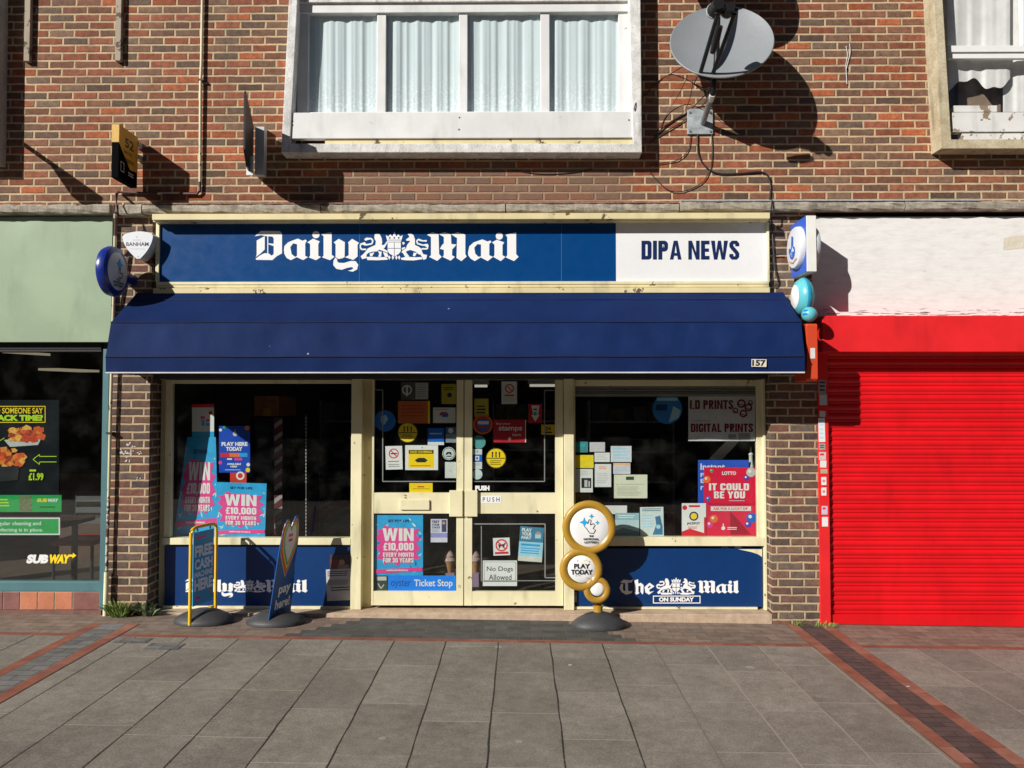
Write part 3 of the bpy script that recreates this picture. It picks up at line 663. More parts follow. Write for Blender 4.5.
# blackletter title and crest, drawn as outlines
def glyphs(bd, fn, mat, which):
    L = {}
    L['D'] = [[[(45, 122), (98, 76), (262, 78), (279, 98), (279, 268), (237, 290), (196, 325), (60, 323), (52, 314), (94, 283), (130, 266), (166, 269), (190, 288), (208, 274), (208, 206), (163, 190), (163, 182), (208, 186), (208, 140), (196, 124), (150, 122), (100, 112)]],
              [[(62, 158), (131, 120), (131, 235), (102, 263), (54, 300), (62, 280)]], [[(153, 122), (161, 122), (161, 267), (153, 267)]]]
    A = [[(295, 240), (300, 205), (330, 175), (372, 157), (415, 142), (455, 160), (480, 150), (492, 160), (478, 185), (478, 290), (502, 300), (460, 325), (405, 300), (355, 326), (320, 308), (300, 275)], [(350, 215), (375, 182), (408, 190), (408, 288), (392, 299), (362, 275)]]
    L['a'] = [A]
    dot = lambda x, y, r: [[(x+r*math.cos(q*.314), y+r*math.sin(q*.314)) for q in range(20)]]
    L['i'] = [[[(495, 174), (545, 142), (602, 166), (590, 188), (590, 288), (613, 299), (570, 326), (508, 302), (520, 290), (520, 187)]], dot(570, 108, 31)]
    L['l'] = [[[(613, 104), (650, 96), (705, 88), (705, 280), (728, 298), (690, 326), (622, 302), (635, 287), (635, 120)]]]
    L['y'] = [[[(722, 174), (765, 144), (817, 172), (815, 300), (795, 310), (762, 316), (738, 300), (738, 190)]], [[(845, 174), (880, 144), (938, 178), (926, 196), (926, 295), (890, 324), (818, 301), (850, 285), (850, 190)]],
              [[(737, 303), (752, 320), (750, 333), (765, 348), (810, 350), (870, 332), (910, 335), (932, 365), (922, 405), (885, 424), (842, 416), (868, 410), (890, 398), (880, 385), (840, 390), (790, 408), (745, 400), (718, 368), (720, 330)]]]
    Z1 = lambda x, y: (250+x/8.533, 222+y/8.533)
    M = {}
    M['M'] = [[[(75, 120), (125, 95), (183, 113), (188, 300), (212, 325), (170, 362), (95, 325), (112, 310), (112, 140)]], [[(185, 112), (240, 95), (298, 116), (302, 205), (350, 210), (325, 240), (310, 255), (308, 310), (335, 325), (295, 360), (220, 325), (232, 310), (232, 260), (195, 250), (215, 215), (232, 200), (232, 140)]],
              [[(300, 115), (360, 95), (432, 118), (432, 300), (445, 322), (395, 364), (350, 335), (355, 150)]]]
    M['a'] = [[[(457, 285), (470, 225), (510, 190), (590, 162), (640, 182), (665, 172), (675, 185), (655, 205), (655, 310), (690, 325), (640, 364), (575, 330), (520, 364), (480, 340), (460, 310)], [(515, 240), (545, 205), (578, 210), (578, 320), (555, 325), (525, 295)]]]
    M['i'] = [[[(680, 190), (725, 165), (795, 190), (778, 215), (778, 310), (806, 325), (762, 364), (692, 325), (703, 310), (703, 210)]], dot(748, 132, 33)]
    M['l'] = [[[(805, 120), (850, 110), (905, 95), (905, 300), (928, 325), (885, 364), (808, 330), (822, 310), (822, 140)]]]
    Z2 = lambda x, y: (420+x/9.309, 222+y/9.309)
    T = [[[(75, 92), (100, 70), (150, 76), (172, 66), (160, 91), (132, 93), (132, 150), (150, 158), (166, 150), (158, 170), (120, 181), (85, 162), (70, 132), (80, 105), (96, 98), (94, 140), (104, 155), (113, 150), (112, 97)]],
         [[(180, 77), (206, 68), (208, 100), (226, 94), (246, 110), (245, 165), (238, 180), (224, 160), (224, 116), (208, 118), (208, 160), (216, 168), (196, 180), (177, 168), (182, 158)]],
         [[(253, 125), (290, 93), (326, 120), (286, 145), (292, 161), (322, 154), (286, 180), (260, 165)], [(277, 126), (292, 112), (300, 122), (280, 136)]]]
    Z3 = lambda x, y: (610+x/7.314, 570+y/7.314)
    todo = []
    if 'daily' in which: todo += [(q, Z1) for key in 'Daily' for q in L[key]]
    if 'mail' in which: todo += [(q, Z2) for key in 'Mail' for q in M[key]]
    if 'the' in which: todo += [(q, Z3) for q in T]
    for loops, Z in todo:
        lp = [[fn(*Z(*p)) for p in l_] for l_ in loops]; bd.poly(lp[0], mat, lp[1:])
def crest(bd, fn, mat, dark):
    Z = lambda x, y: fn(350+x/11.38, 222+y/11.38)
    P = lambda pts, m_=mat: bd.poly([Z(*p) for p in pts], m_)
    P([(440, 232), (590, 232), (590, 330), (570, 360), (516, 392), (460, 360), (440, 330)])                    # shield
    bd.line([Z(516, 235), Z(516, 388)], .55, dark); bd.line([Z(442, 300), Z(588, 300)], .55, dark)
    P([(420, 150), (450, 165), (470, 140), (495, 165), (516, 105), (537, 165), (562, 140), (582, 165), (612, 150), (596, 210), (590, 226), (440, 226), (434, 210)])   # crown
    for q in (465, 516, 567): P([(q-12, 180), (q, 168), (q+12, 180), (q, 196)], dark)
    bd.line([Z(440, 206), Z(592, 206)], .5, dark)
    P([(288, 165), (296, 135), (318, 128), (350, 140), (372, 185), (378, 230), (372, 262), (400, 262), (436, 214), (442, 226), (408, 290), (392, 302), (438, 330), (440, 352), (400, 335), (345, 315), (320, 335), (270, 338), (225, 350), (196, 372), (186, 340), (215, 300), (300, 262), (306, 220), (290, 190)])   # lion
    P([(186, 340), (206, 350), (196, 395), (228, 402), (150, 424), (132, 390), (160, 368)]); P([(235, 360), (290, 345), (262, 392), (240, 388)])
    P([(330, 330), (372, 340), (366, 395), (330, 398), (345, 365)]); P([(385, 338), (438, 360), (452, 398), (410, 398)])
    bd.line([Z(196, 312), Z(140, 312), Z(124, 280), Z(140, 245), Z(190, 262), Z(262, 248), Z(272, 210), Z(250, 188), Z(180, 196)], 1.5, mat)
    P([(150, 240), (176, 228), (196, 250), (170, 266)]); P([(174, 196), (200, 178), (250, 182), (262, 194), (220, 204), (186, 214)])
    P([(668, 135), (700, 128), (735, 150), (752, 200), (752, 262), (800, 285), (826, 310), (836, 350), (800, 372), (760, 340), (700, 318), (660, 330), (640, 352), (600, 352), (604, 330), (650, 300), (662, 262), (700, 215), (652, 214), (650, 200), (690, 170)])  # unicorn
    P([(604, 232), (630, 228), (634, 248), (616, 262)]); P([(600, 296), (640, 285), (640, 300), (606, 320)])
    P([(800, 352), (832, 344), (850, 368), (890, 376), (880, 420), (848, 432), (832, 398)]); P([(735, 350), (775, 352), (752, 392), (728, 388)])
    P([(612, 350), (650, 345), (690, 396), (640, 398)])
    bd.line([Z(826, 306), Z(892, 306), Z(900, 262), Z(840, 264), Z(780, 246), Z(772, 214), Z(800, 196)], 1.5, mat)
    P([(796, 192), (840, 208), (888, 206), (884, 226), (830, 222), (800, 216)]); P([(858, 252), (900, 250), (902, 288), (872, 282)])
    P([(200, 400), (240, 396), (330, 402), (410, 400), (440, 410), (440, 430), (320, 436), (210, 434)]); P([(592, 410), (650, 398), (760, 402), (830, 400), (838, 424), (740, 438), (640, 436), (594, 428)])
    for q in (460, 500, 540, 572): P([(q-14, 404), (q, 380), (q+14, 404), (q, 432)])
BLUEP = paint(C(3, 64, 122), .3, .025, 1.2, .4, .0002); BLUEP2 = paint(C(5, 52, 106), .4, .08, 4); LETTER = paint((.86, .86, .85), .4, .02)
def stall(px0, px1, py0, py1, fn, which, crestfn):
    o = flat(px0, py0, px1, py1, .163, BLUEP2, thick=.02).mb.build('stallriser_panel', sf)
    for wd_ in which: bd = flat(px0, py0, px1, py1, .163, None); glyphs(bd, fn, LETTER, (wd_,)); bd.build('lettering', parent=o)
    bd = flat(px0, py0, px1, py1, .163, None); crest(bd, crestfn, LETTER, BLUEP2); bd.build('emblem', parent=o); return o
fl = lambda x, y: (184.4+(x-254)*.464, 579+(y-231)*.452)
stall(164.5, 350.8, 546, 606.8, fl, ('daily', 'mail'), fl)
fr = lambda x, y: (x, y) if x < 700 and y > 560 else (697.8+(x-428.4)*.452, 580.6+(y-232.5)*.45)
crf = lambda x, y: (657+(x-361)*.56, 577.0+(y-231)*.60)
op = stall(577, 762.5, 548.5, 606.8, fr, ('the', 'mail'), crf)
bd = flat(577, 548.5, 762.5, 606.8, .163, None); bd.k = 40; bd.frame(653, 595.6, 700.5, 603.4, .9, LETTER); bd.text('ON SUNDAY', 659, 597.2, 694, 601.6, LETTER, .05); bd.build('lettering', parent=op)
b = MB(); b.box(xpx(574.1), XR-.09, .146, .2, zpx(609.2), zpx(606.9), CREAM); b.build('bottom_rail', sf); b = MB(); b.box(xpx(350.9), xpx(163.7), .150, .2, zstep+.0015, zpx(607), CREAM); b.build('bottom_rail', sf)
b = MB(); b.tess([[(738, 549.2), (762, 549.2), (762, 557), (758.5, 554.5), (752, 552.2), (744, 550.4)]], lambda u, v: W(u, v, .160), CREAM); b.build('peeling_corner', op)

# the two doors
def door(px0, px1, gl0, gl1, lock, right):
    b = MB(); y0, y1 = YF+.012, YF+.055
    x0, x1 = xpx(px0), xpx(px1); a, c = xpx(gl0), xpx(gl1); zb, zt_ = zpx(606.0), zhead0-.004
    b.box(x0, a, y0, y1, zb, zt_, CREAM); b.box(c, x1, y0, y1, zb, zt_, CREAM)
    for u, v in ((379.9, 374.2), (513.8, 493), (606.0, 591.8)):
        zl, zh = zpx(u) if u < 600 else zb, zpx(v) if v > 380 else zt_
        b.box(a+.0005, c-.0005, y0+.002, y1-.002, zl, zh, CREAM)
    o = b.build('door', sf, bevel=.003)
    pane(gl0, 379.9, gl1, 493, o); pane(gl0, 513.8, gl1, 591.8, o)
    b = MB(); b.rbox(*lock, YF-.014, YF+.011, CREAM); b.build('lock_housing', o, bevel=.004)
    return o
d1 = door(371.5, 463.3, 373.5, 456.3, (449.3, 490.5, 462.6, 516.7), False)
d2 = door(464.2, 563.2, 472, 555.3, (464.7, 490.5, 477.5, 516.7), True)
b = MB(); b.rbox(400, 500, 429.3, 509.8, YF-.004, YF+.0135, CREAM); b.build('letter_plate', d1, bevel=.002)
b = MB(); b.box(xpx(361.7), xpx(371.2), YF+.075, YF+.12, zstep+.002, zhead1-.015, CREAM_OLD); b.build('door_jamb', sf)

# ------------------------------------------------------------------ shop sign and awning
sg = empty('shop_sign', (-.5, -.03, 2.9), 'long blue and white fascia sign with blackletter newspaper title above the awning', 'sign')
YS = -.03
o = flat(159, 221, 767.5, 282, YS, BLUEP, thick=.05).mb.build('sign_panel', sg)
bd = flat(159, 221, 767.5, 282, YS, None)
glyphs(bd, lambda x, y: (x, y), LETTER, ('daily',)); bd.build('lettering', parent=sg)['label'] = 'first word of the white blackletter newspaper title'
bd = flat(159, 221, 767.5, 282, YS, None); glyphs(bd, lambda x, y: (x, y), LETTER, ('mail',)); bd.build('lettering', parent=sg)['label'] = 'second word of the white blackletter newspaper title'
bd = flat(159, 221, 767.5, 282, YS, None); crest(bd, lambda x, y: (x, y), LETTER, BLUEP); bd.build('emblem', parent=sg)['label'] = 'white lion and unicorn crest'
b = MB(); b.rbox(616, 221.5, 767, 281.4, YS-.003, YS-.0005, paint((.80, .80, .80), .4, .03, 3)); b.build('name_panel', sg)
bd = flat(616, 221, 767, 282, YS-.003, None); block(bd, 'DIPA NEWS', 641.5, 240.7, 739.3, 259.7, paint(C(20, 40, 85), .4, .05)); bd.build('lettering', parent=sg)
b = MB(); b.rbox(152, 213.2, 770, 219.2, -.165, -.03, CREAM_OLD); b.rbox(153, 219.2, 769, 221.2, -.12, -.03, CREAM_OLD)
b.rbox(155.5, 221.8, 159, 282, -.05, .03, CREAM); b.rbox(767, 221.8, 769.5, 282, -.05, .03, CREAM)
b.rbox(156, 281.4, 769, 284.3, -.062, .03, CREAM); b.rbox(156, 284.6, 769, 287.4, -.056, .03, CREAM_OLD); b.rbox(153, 287.7, 770, 293, -.085, .03, CREAM_OLD)
b.build('sign_frame', sg, bevel=.003)
b = MB(); b.rbox(359.2, 221.5, 359.7, 281.5, YS-.0012, YS, paint(C(60, 110, 160), .5)); b.build('panel_joint', sg); b = MB(); b.rbox(561.2, 221.5, 561.7, 281.5, YS-.0012, YS, paint(C(60, 110, 160), .5)); b.build('panel_joint', sg)

def canvas():
    g = NG('navy_awning_canvas'); x, y, z = g.xyz(g.pos())
    n = g.noise(2.2, 5); f = g.noise(220, 2); st = g.noise(9, 5, g.scalevec(g.pos(), (1, 1, .3)))
    c = g.ramp(n, [(.3, C(12, 32, 76)), (.7, C(19, 42, 90))])
    c = g.mix(g.math('MULTIPLY', g.step(st, .55, .8), .25), c, C(36, 54, 98))
    vo = g.n('ShaderNodeTexVoronoi'); vo.inputs['Scale'].default_value = 3.4; g.l(g.pos(), vo.inputs['Vector'])
    keep = g.math('GREATER_THAN', g.xyz(vo.outputs['Color'])[0], .72)
    sp = g.math('MULTIPLY', keep, g.math('LESS_THAN', g.math('ADD', vo.outputs['Distance'], g.math('MULTIPLY', g.noise(60, 2), .03)), .042))
    c = g.mix(g.math('MULTIPLY', sp, .8), c, C(190, 190, 190))
    return g.bsdf(c, .7, .12, bump=g.math('ADD', f, g.math('MULTIPLY', g.noise(7, 4), 4.0)), dist=.0012)
CANVAS = canvas()
aw = empty('awning', (-.15, -.3, 2.1), 'navy blue canvas awning with four seams shading the newsagent doors', 'awning')
ax0, ax1 = W(139, 374, 0).x, W(781.6, 374, 0).x
prof = [(-.07, W(512, 292.6, -.07).z), (-.165, W(512, 299.5, -.165).z), (-.50, W(512, 322, -.50).z), (-.575, W(512, 356.5, -.575).z), (-.565, W(512, 372.3, -.565).z)]
rnd = random.Random(5)
for k in range(4):
    (y0, z0), (y1, z1) = prof[k], prof[k+1]; b = MB(); rows = []; n = 150
    for j in range(9):
        t = j/8; row = []
        for i in range(n+1):
            s = i/n; x = ax0+(ax1-ax0)*s
            e = math.sin(math.pi*t)
            sag = 1.6*e*(.004*math.sin(26*s+k*2)+.0035*math.sin(61*s+1.3*k)+.003*math.sin(11*s+2*k)+.002*math.sin(140*s+k))
            if k == 3: sag = t*(.006*math.sin(19*s)+.004*math.sin(47*s+1)+.003*math.sin(90*s))
            row.append((x, y0+(y1-y0)*t-sag, z0+(z1-z0)*t-(sag*.6 if k != 3 else 0)))
        rows.append(row)
    b.grid(rows, CANVAS); b.build('valance' if k == 3 else 'canvas_panel', aw, smooth=True)
for k in (1, 2, 3):
    b = MB(); y, z = prof[k]; b.tube([(ax0+(ax1-ax0)*i/40, y-.004, z+.0015*math.sin(i*.9+k)) for i in range(41)], .0045, paint(C(30, 34, 66), .6), 6); b.build('seam', aw, smooth=True)
b = MB(); y, z = prof[4]; b.tube([(ax0+(ax1-ax0)*i/150, y-(.006*math.sin(19*i/150)+.004*math.sin(47*i/150+1)+.003*math.sin(90*i/150)), z-.003) for i in range(151)], .0065, paint((.66, .66, .68), .5), 6); b.build('white_trim', aw, smooth=True)
for x in (ax0+.001, ax1-.001):
    b = MB(); b.tess([[(y, z) for y, z in prof]+[(0.0, prof[4][1]), (0.0, prof[0][1])]], lambda y, z, x=x: Vector((x, y, z)), CANVAS); b.build('side_panel', aw)
b = MB(); b.tube([(ax0+.02, -.525, prof[4][1]+.02), (ax1-.02, -.525, prof[4][1]+.02)], .012, paint((.3, .3, .3), .4), 8); b.build('front_bar', aw, smooth=True)
bd = flat(751.5, 359.2, 766.5, 366.8, -.582, paint((.70, .66, .56), .5, .1), rot=1); bd.text('157', 752.2, 359.9, 765.8, 366.2, paint(C(45, 40, 36), .5), .05)
bd.build('number_plate', parent=aw)

# ------------------------------------------------------------------ takeaway on the left
ta = empty('takeaway_shopfront', (-4.6, 0, 0), 'takeaway shopfront with pale green fascia and teal window frame at the left', 'shopfront')
GREENF = wornpaint('pale_green_fascia_paint', C(152, 172, 142), C(105, 118, 100), .42, .9, 3, .22); TEALF = wornpaint('teal_frame_paint', C(82, 122, 128), C(60, 70, 70), .45, .75, 10, .2)
b = MB(); b.rbox(-260, 217, 111.5, 342, -.05, .05, GREENF); b.build('fascia_panel', ta)
b = MB(); b.rbox(-260, 342.2, 101, 348.9, .012, .06, BLACK); b.build('fascia_trim', ta)
b = MB(); b.rbox(-260, 349, 101.5, 352, .02, .07, BLACK); b.rbox(101, 349, 107.3, 617, -.012, .07, TEALF); b.rbox(-260, 581.5, 100.9, 591, -.010, .07, TEALF); b.build('window_frame', ta, bevel=.003)
b = MB(); b.rbox(-260, 350, 101.3, 582, .035, .041, GLASS_TA); b.build('glass_pane', ta)
def tilem(name, col, v=.15): return paint(col, .5, v, 5, .4)
T1, T2 = tilem('t1', (.52, .19, .10)), tilem('t2', (.24, .10, .085), .2)
b = MB()
xt = [-60, -48, -36, -24, -12, 3, 19.8, 37.5, 54.5, 72.5, 100.5]
for i, (a, c) in enumerate(zip(xt, xt[1:])): b.rbox(a+.5, 592, c-.5, 609.6, -.008, .07, T1 if i in (6, 7, 8) else T2)
b.build('tiled_plinth', ta, bevel=.003)
b = MB(); b.rbox(-260, 591.2, 100.8, 612, -.004, .06, concrete('mortar_bed', (.28, .22, .17), (.42, .35, .27), 20)); b.build('plinth_mortar', ta)
b = MB(); b.rbox(-260, 610, 100.8, 617.5, -.03, .06, paint((.19, .095, .075), .7, .25, 10)); b.build('plinth_base', ta)
# wall outline beyond and the black opening side
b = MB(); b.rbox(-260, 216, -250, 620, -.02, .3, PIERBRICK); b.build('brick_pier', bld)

# ------------------------------------------------------------------ shuttered unit on the right
rs = empty('shuttered_shopfront', (4.2, 0, 0), 'closed unit with bright red roller shutter and bare white board above', 'shopfront')
REDP = wornpaint('red_box_paint', C(230, 42, 46), C(150, 35, 35), .38, .85, 4, .25); REDS = wornpaint('red_shutter_paint', C(220, 22, 30), C(120, 20, 22), .32, .80, 6, .18)
b = MB(); b.rbox(812, 216.5, 1260, 317, -.012, .03, PLY); b.build('board_fascia', rs)
g_ = concrete('torn_patch', (.60, .54, .42), (.70, .65, .54), 12, .8, False)
b = MB(); b.tess([[(1004, 238), (1012, 236), (1040, 235), (1040, 246), (1016, 249), (1003, 250)]], lambda u, v: W(u, v, -.0135), g_); b.build('torn_patch', rs)
b = MB(); b.rbox(822.5, 315.5, 1290, 351.8, -.20, .02, REDP); b.build('shutter_box', rs, bevel=.006)
sx0, sx1 = W(825, 490, .03).x, W(1290, 490, .03).x; zb_, zt_ = W(930, 618, .03).z, W(900, 350, .03).z
b = MB(); rows = []; p = .0822; z = zt_
ns = int((zt_-zb_)/p)
for i in range(ns):
    for q in range(15):
        t = q/14; h = .013*math.sin(math.pi*t/.66)**.75 if t < .66 else (-.003 if t < .70 else (.0065*math.sin(math.pi*(t-.70)/.26)**.7 if t < .96 else -.003))
        rows.append([(x, .03-h, zt_-(i+t*.999)*p) for x in (sx0, sx1)])
b.grid(rows, REDS); b.build('shutter_curtain', rs, smooth=True, recalc=False)
zl = zt_-ns*p
b = MB(); b.hexa([(sx0, .005, gz(sx0)+.004), (sx1, .005, gz(sx1)+.004), (sx1, .005, zl), (sx0, .005, zl), (sx0, .05, gz(sx0)), (sx1, .05, gz(sx1)), (sx1, .05, zl), (sx0, .05, zl)], REDS); b.build('bottom_bar', rs, bevel=.004)
xg0, xg1 = W(819.2, 500, -.02).x, W(829.5, 500, -.02).x
b = MB(); b.box(xg0, xg1, -.02, .06, gz(xg0)-.01, W(822, 352, -.02).z, REDP); b.build('guide_rail', rs, bevel=.003)

# ------------------------------------------------------------------ rooms behind the glass
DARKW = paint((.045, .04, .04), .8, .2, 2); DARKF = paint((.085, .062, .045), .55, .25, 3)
def room(x0, x1, y0, y1, z0, z1):
    for nm, pts, m_ in (('room_floor', [(x0, y0, z0), (x1, y0, z0), (x1, y1, z0), (x0, y1, z0)], DARKF), ('room_ceiling', [(x0, y0, z1), (x1, y0, z1), (x1, y1, z1), (x0, y1, z1)], DARKW),
                        ('room_wall', [(x0, y1, z0), (x1, y1, z0), (x1, y1, z1), (x0, y1, z1)], DARKW), ('room_wall', [(x0, y0, z0), (x0, y1, z0), (x0, y1, z1), (x0, y0, z1)], DARKW),
                        ('room_wall', [(x1, y0, z0), (x1, y1, z0), (x1, y1, z1), (x1, y0, z1)], DARKW)):
        b = MB(); b.face(pts, m_); structure(b.build(nm, recalc=False))
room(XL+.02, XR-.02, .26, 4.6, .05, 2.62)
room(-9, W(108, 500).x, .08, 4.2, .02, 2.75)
# buildings across the road: seen only mirrored in the glass
for (x0, x1, h_, lb) in ((-70, -16.8, 10.0, 'long dark terrace across the road left of the gap, mirrored in the panes'), (-14.4, 60, 9.6, 'long dark terrace across the road right of the gap, mirrored in the panes')):
    b = MB(); b.box(x0, x1, -27, -21, -.2, h_, paint((.10, .07, .055), .9, .2, .4)); b.prism([(-27.2, h_), (-20.8, h_), (-24, h_+2.4)], lambda y, z, x0=x0: Vector((x0, y, z)), lambda y, z, x1=x1: Vector((x1, y, z)), paint((.07, .05, .045), .9, .2, .5))
    tag(b.build('far_terrace'), lb, 'building', 'terraces across the road')

# ------------------------------------------------------------------ posters and notices on the glass
P_IN = GY+.014                                 # just behind the panes
def notice(name, rect, Y, mat, label, cat, draw=None, rot=0.0, group=None, lean=0.0):
    bd = flat(*rect, Y, mat, rot, lean=lean)
    if draw: draw(bd, *rect)
    return bd.build(name, label, cat, group)
def disc(name, cx, cy, r, Y, mat, label, cat, draw=None):
    bd = flat(cx-r, cy-r, cx+r, cy+r, Y, None); bd.circ(cx, cy, r, mat)
    if draw: draw(bd, cx, cy, r)
    return bd.build(name, label, cat)
def win_art(bd, u0, v0, u1, v1):
    X = lambda t: u0+(u1-u0)*t; Y = lambda t: v0+(v1-v0)*t
    rnd = random.Random(int(u0)); 
    for k in range(26):
        x, y, a = rnd.random(), rnd.random(), rnd.uniform(0, 3.1); q = rnd.uniform(.025, .06); l_ = q*1.7
        pts = [(x+q*math.cos(a), y+q*math.sin(a)*.8), (x+.4*q*math.cos(a+1.6), y+.4*q*math.sin(a+1.6)), (x-l_*math.cos(a), y-l_*math.sin(a)*.8), (x-.4*q*math.cos(a+1.6), y-.4*q*math.sin(a+1.6))]
        bd.poly([(X(min(.985, max(.015, p[0]))), Y(min(.985, max(.015, p[1])))) for p in pts], rnd.choice([PALEBLUE, PALEBLUE, BLUE, WHT]))
    star = [(.10, .30), (.03, .26), (.14, .24), (.22, .17), (.30, .20), (.62, .21), (.80, .24), (.93, .22), (.85, .34), (.97, .38), (.86, .46), (.95, .56), (.85, .62), (.94, .72), (.78, .74), (.72, .82), (.6, .77), (.48, .84), (.36, .78), (.2, .82), (.17, .74), (.05, .72), (.12, .62), (.03, .54), (.12, .46), (.02, .38)]
    bd.poly([(X(a), Y(b_)) for a, b_ in star], PINK)
    bd.text('SET FOR LIFE', X(.28), Y(.075), X(.72), Y(.12), NAVY, .03)
    block(bd, 'WIN', X(.17), Y(.22), X(.81), Y(.43), WHT)
    block(bd, '£10,000', X(.18), Y(.46), X(.81), Y(.585), WHT)
    block(bd, 'EVERY MONTH', X(.18), Y(.62), X(.81), Y(.69), WHT)
    block(bd, 'FOR 30 YEARS', X(.18), Y(.71), X(.81), Y(.785), WHT)
    bd.poly([(X(.0), Y(.90)), (X(.99), Y(.86)), (X(.99), Y(.925)), (X(.0), Y(.965))], PINK); bd.text('national-lottery', X(.25), Y(.895), X(.7), Y(.93), WHT, .03)
CYANP = paint(C(45, 170, 228), .38, .14, 14)
# left window
bd = Board(W(187, 437, .36), W(215.7, 437, .36), W(218.3, 538.5, .27), W(173.5, 538.5, .27), (0, 0, 44, 100), CYANP); win_art(bd, 0, 6, 44, 92)
bd.build('leaning_banner', 'tall blue and pink prize banner leaning at the far left of the left window', 'poster')
bd = Board(W(215.8, 482, .24), W(266.6, 483.5, .24), W(265, 537.2, .215), W(217.5, 536, .215), (0, 0, 50, 54), CYANP); win_art(bd, 0, 0, 50, 54)
bd.build('prize_poster', 'blue and pink prize poster standing on the sill of the left window', 'poster')
def d_(bd, a, b_, c, d):
    bd.rect(a, b_, c, b_+3.5, RED); bd.circ(a+18.5, b_+9, 2, RED); bd.rect(a, d-5.5, c, d, CYAN)
    bd.rect(a+8.5, b_+12, a+13, b_+15, PINK); bd.rect(a+13.5, b_+15, a+17.5, b_+18, PINK); bd.rect(a+9.5, b_+15.5, a+12.5, b_+22, CYAN); bd.rect(a+13.5, b_+19, a+17.5, b_+22, CYAN); bd.lines(a+9, b_+23, c-4, d-7, 4, PALEBLUE)
notice('raffle_notice', (192, 404, 214, 437), .365, WHT, 'white notice with a cyan foot, topmost at the left of the left window', 'notice', d_)
def d_(bd, a, b_, c, d):
    for x, y, r, m_ in ((a+1.5, b_+4, 1.5, WHT), (c-3, b_+2, 2.5, ORANGE), (a+5, b_+1.5, 1.5, GREEN), (a+1.2, d-10, 1.8, PINK), (c-2.2, d-2.6, 2.2, YEL), (c-1.8, d-8, 1.8, WHT)): bd.circ(x, y, r, m_)
    bd.circ(a+16, b_+8, 2.2, LGREY); bd.line([(a+16, b_+3.5), (a+16, b_+8)], .9, LGREY)
    bd.text('PLAY HERE', a+2.5, b_+16, c-2.5, b_+20, WHT, .06); bd.text('TODAY', a+7, b_+20.8, c-7.5, b_+25, WHT, .06)
    bd.rect(a+1.5, b_+27, a+10.5, b_+31, RED); bd.rect(a+10.5, b_+27, a+20, b_+31, ORANGE); bd.rect(a+20, b_+27, c-2.5, b_+31, CYAN)
    bd.rect(a+8, b_+32.3, a+13, b_+33.8, WHT); bd.rect(a+15.5, b_+32, a+23, b_+34.4, PINK)
    bd.text('AVAILABLE', a+8, b_+37, c-9, b_+39, WHT, .05); bd.text('HERE', a+11.5, b_+39.7, c-13, b_+41.4, WHT, .05); bd.lines(a+6, b_+43.5, c-7, b_+45, 1, PALEBLUE)
notice('lottery_poster', (219, 426, 250, 472.6), .30, paint(C(25, 75, 190), .35, .08), 'blue lottery poster reading play here today in the left window', 'poster', d_)
def d_(bd, a, b_, c, d): bd.circ((a+c)/2+2, b_+3, 4.2, WHT, n=20, r_in=2.6)
notice('red_card', (230, 472.7, 246.5, 483.5), .27, paint(C(210, 60, 40), .4), 'small orange red card peeping out between two posters in the left window', 'card', d_)
# shop furniture dimly seen
tag((lambda b: (b.box(W(203, 425, 1.1).x, W(252, 425, 1.1).x, 1.1, 1.6, .05, W(230, 399, 1.1).z, MAROON), b.build('display_cabinet', bevel=.01))[1])(MB()), 'dark maroon cabinet standing inside behind the left window posters', 'cabinet')
fr_ = empty('drinks_fridge', (W(262, 480, 1.0).x, 1.2, .05), 'tall black drinks fridge with an orange header inside the left window', 'fridge')
x0, x1 = W(254, 450, .9).x, W(273, 450, .9).x
b = MB(); b.box(x0, x1, .9, 1.5, .05, W(260, 417, .9).z, BLACK); b.build('cabinet', fr_, bevel=.01)
b = MB(); b.box(x0, x1+.06, .89, 1.5, W(260, 416, .9).z, W(260, 396, .9).z, paint((.25, .08, .02), .5, .3, 20)); b.rbox(263, 408, 271, 416, .884, .889, paint((.4, .2, .02), .5)); b.build('header_panel', fr_)
b = MB(); b.rbox(255.5, 425, 271.5, 520, .893, .899, paint((.03, .04, .045), .15, .1)); b.build('door_glass', fr_)
bd = flat(274, 418, 282.5, 535, .62, paint((.10, .012, .014), .5, .2))
for k in range(9): bd.poly([(274.3, 424+k*12.5), (282.2, 418.5+k*12.5), (282.2, 423+k*12.5), (274.3, 429+k*12.5)], GREY)
bd.build('striped_column', 'narrow red and white striped display column inside the left window', 'display')
b = MB()
for k in range(34):
    if 19 <= k <= 22: continue
    b.lathe([(0, -.006), (.0055, -.003), (.0055, .003), (0, .006)], W(306, 418+k*3.55, .30), (0, 0, 1), WHT, 6)
b.tube([W(306, 415, .30), W(306, 538, .30)], .0015, WHT, 4)
tag(b.build('bead_string'), 'vertical string of small white beads hanging in the left window', 'bead string')
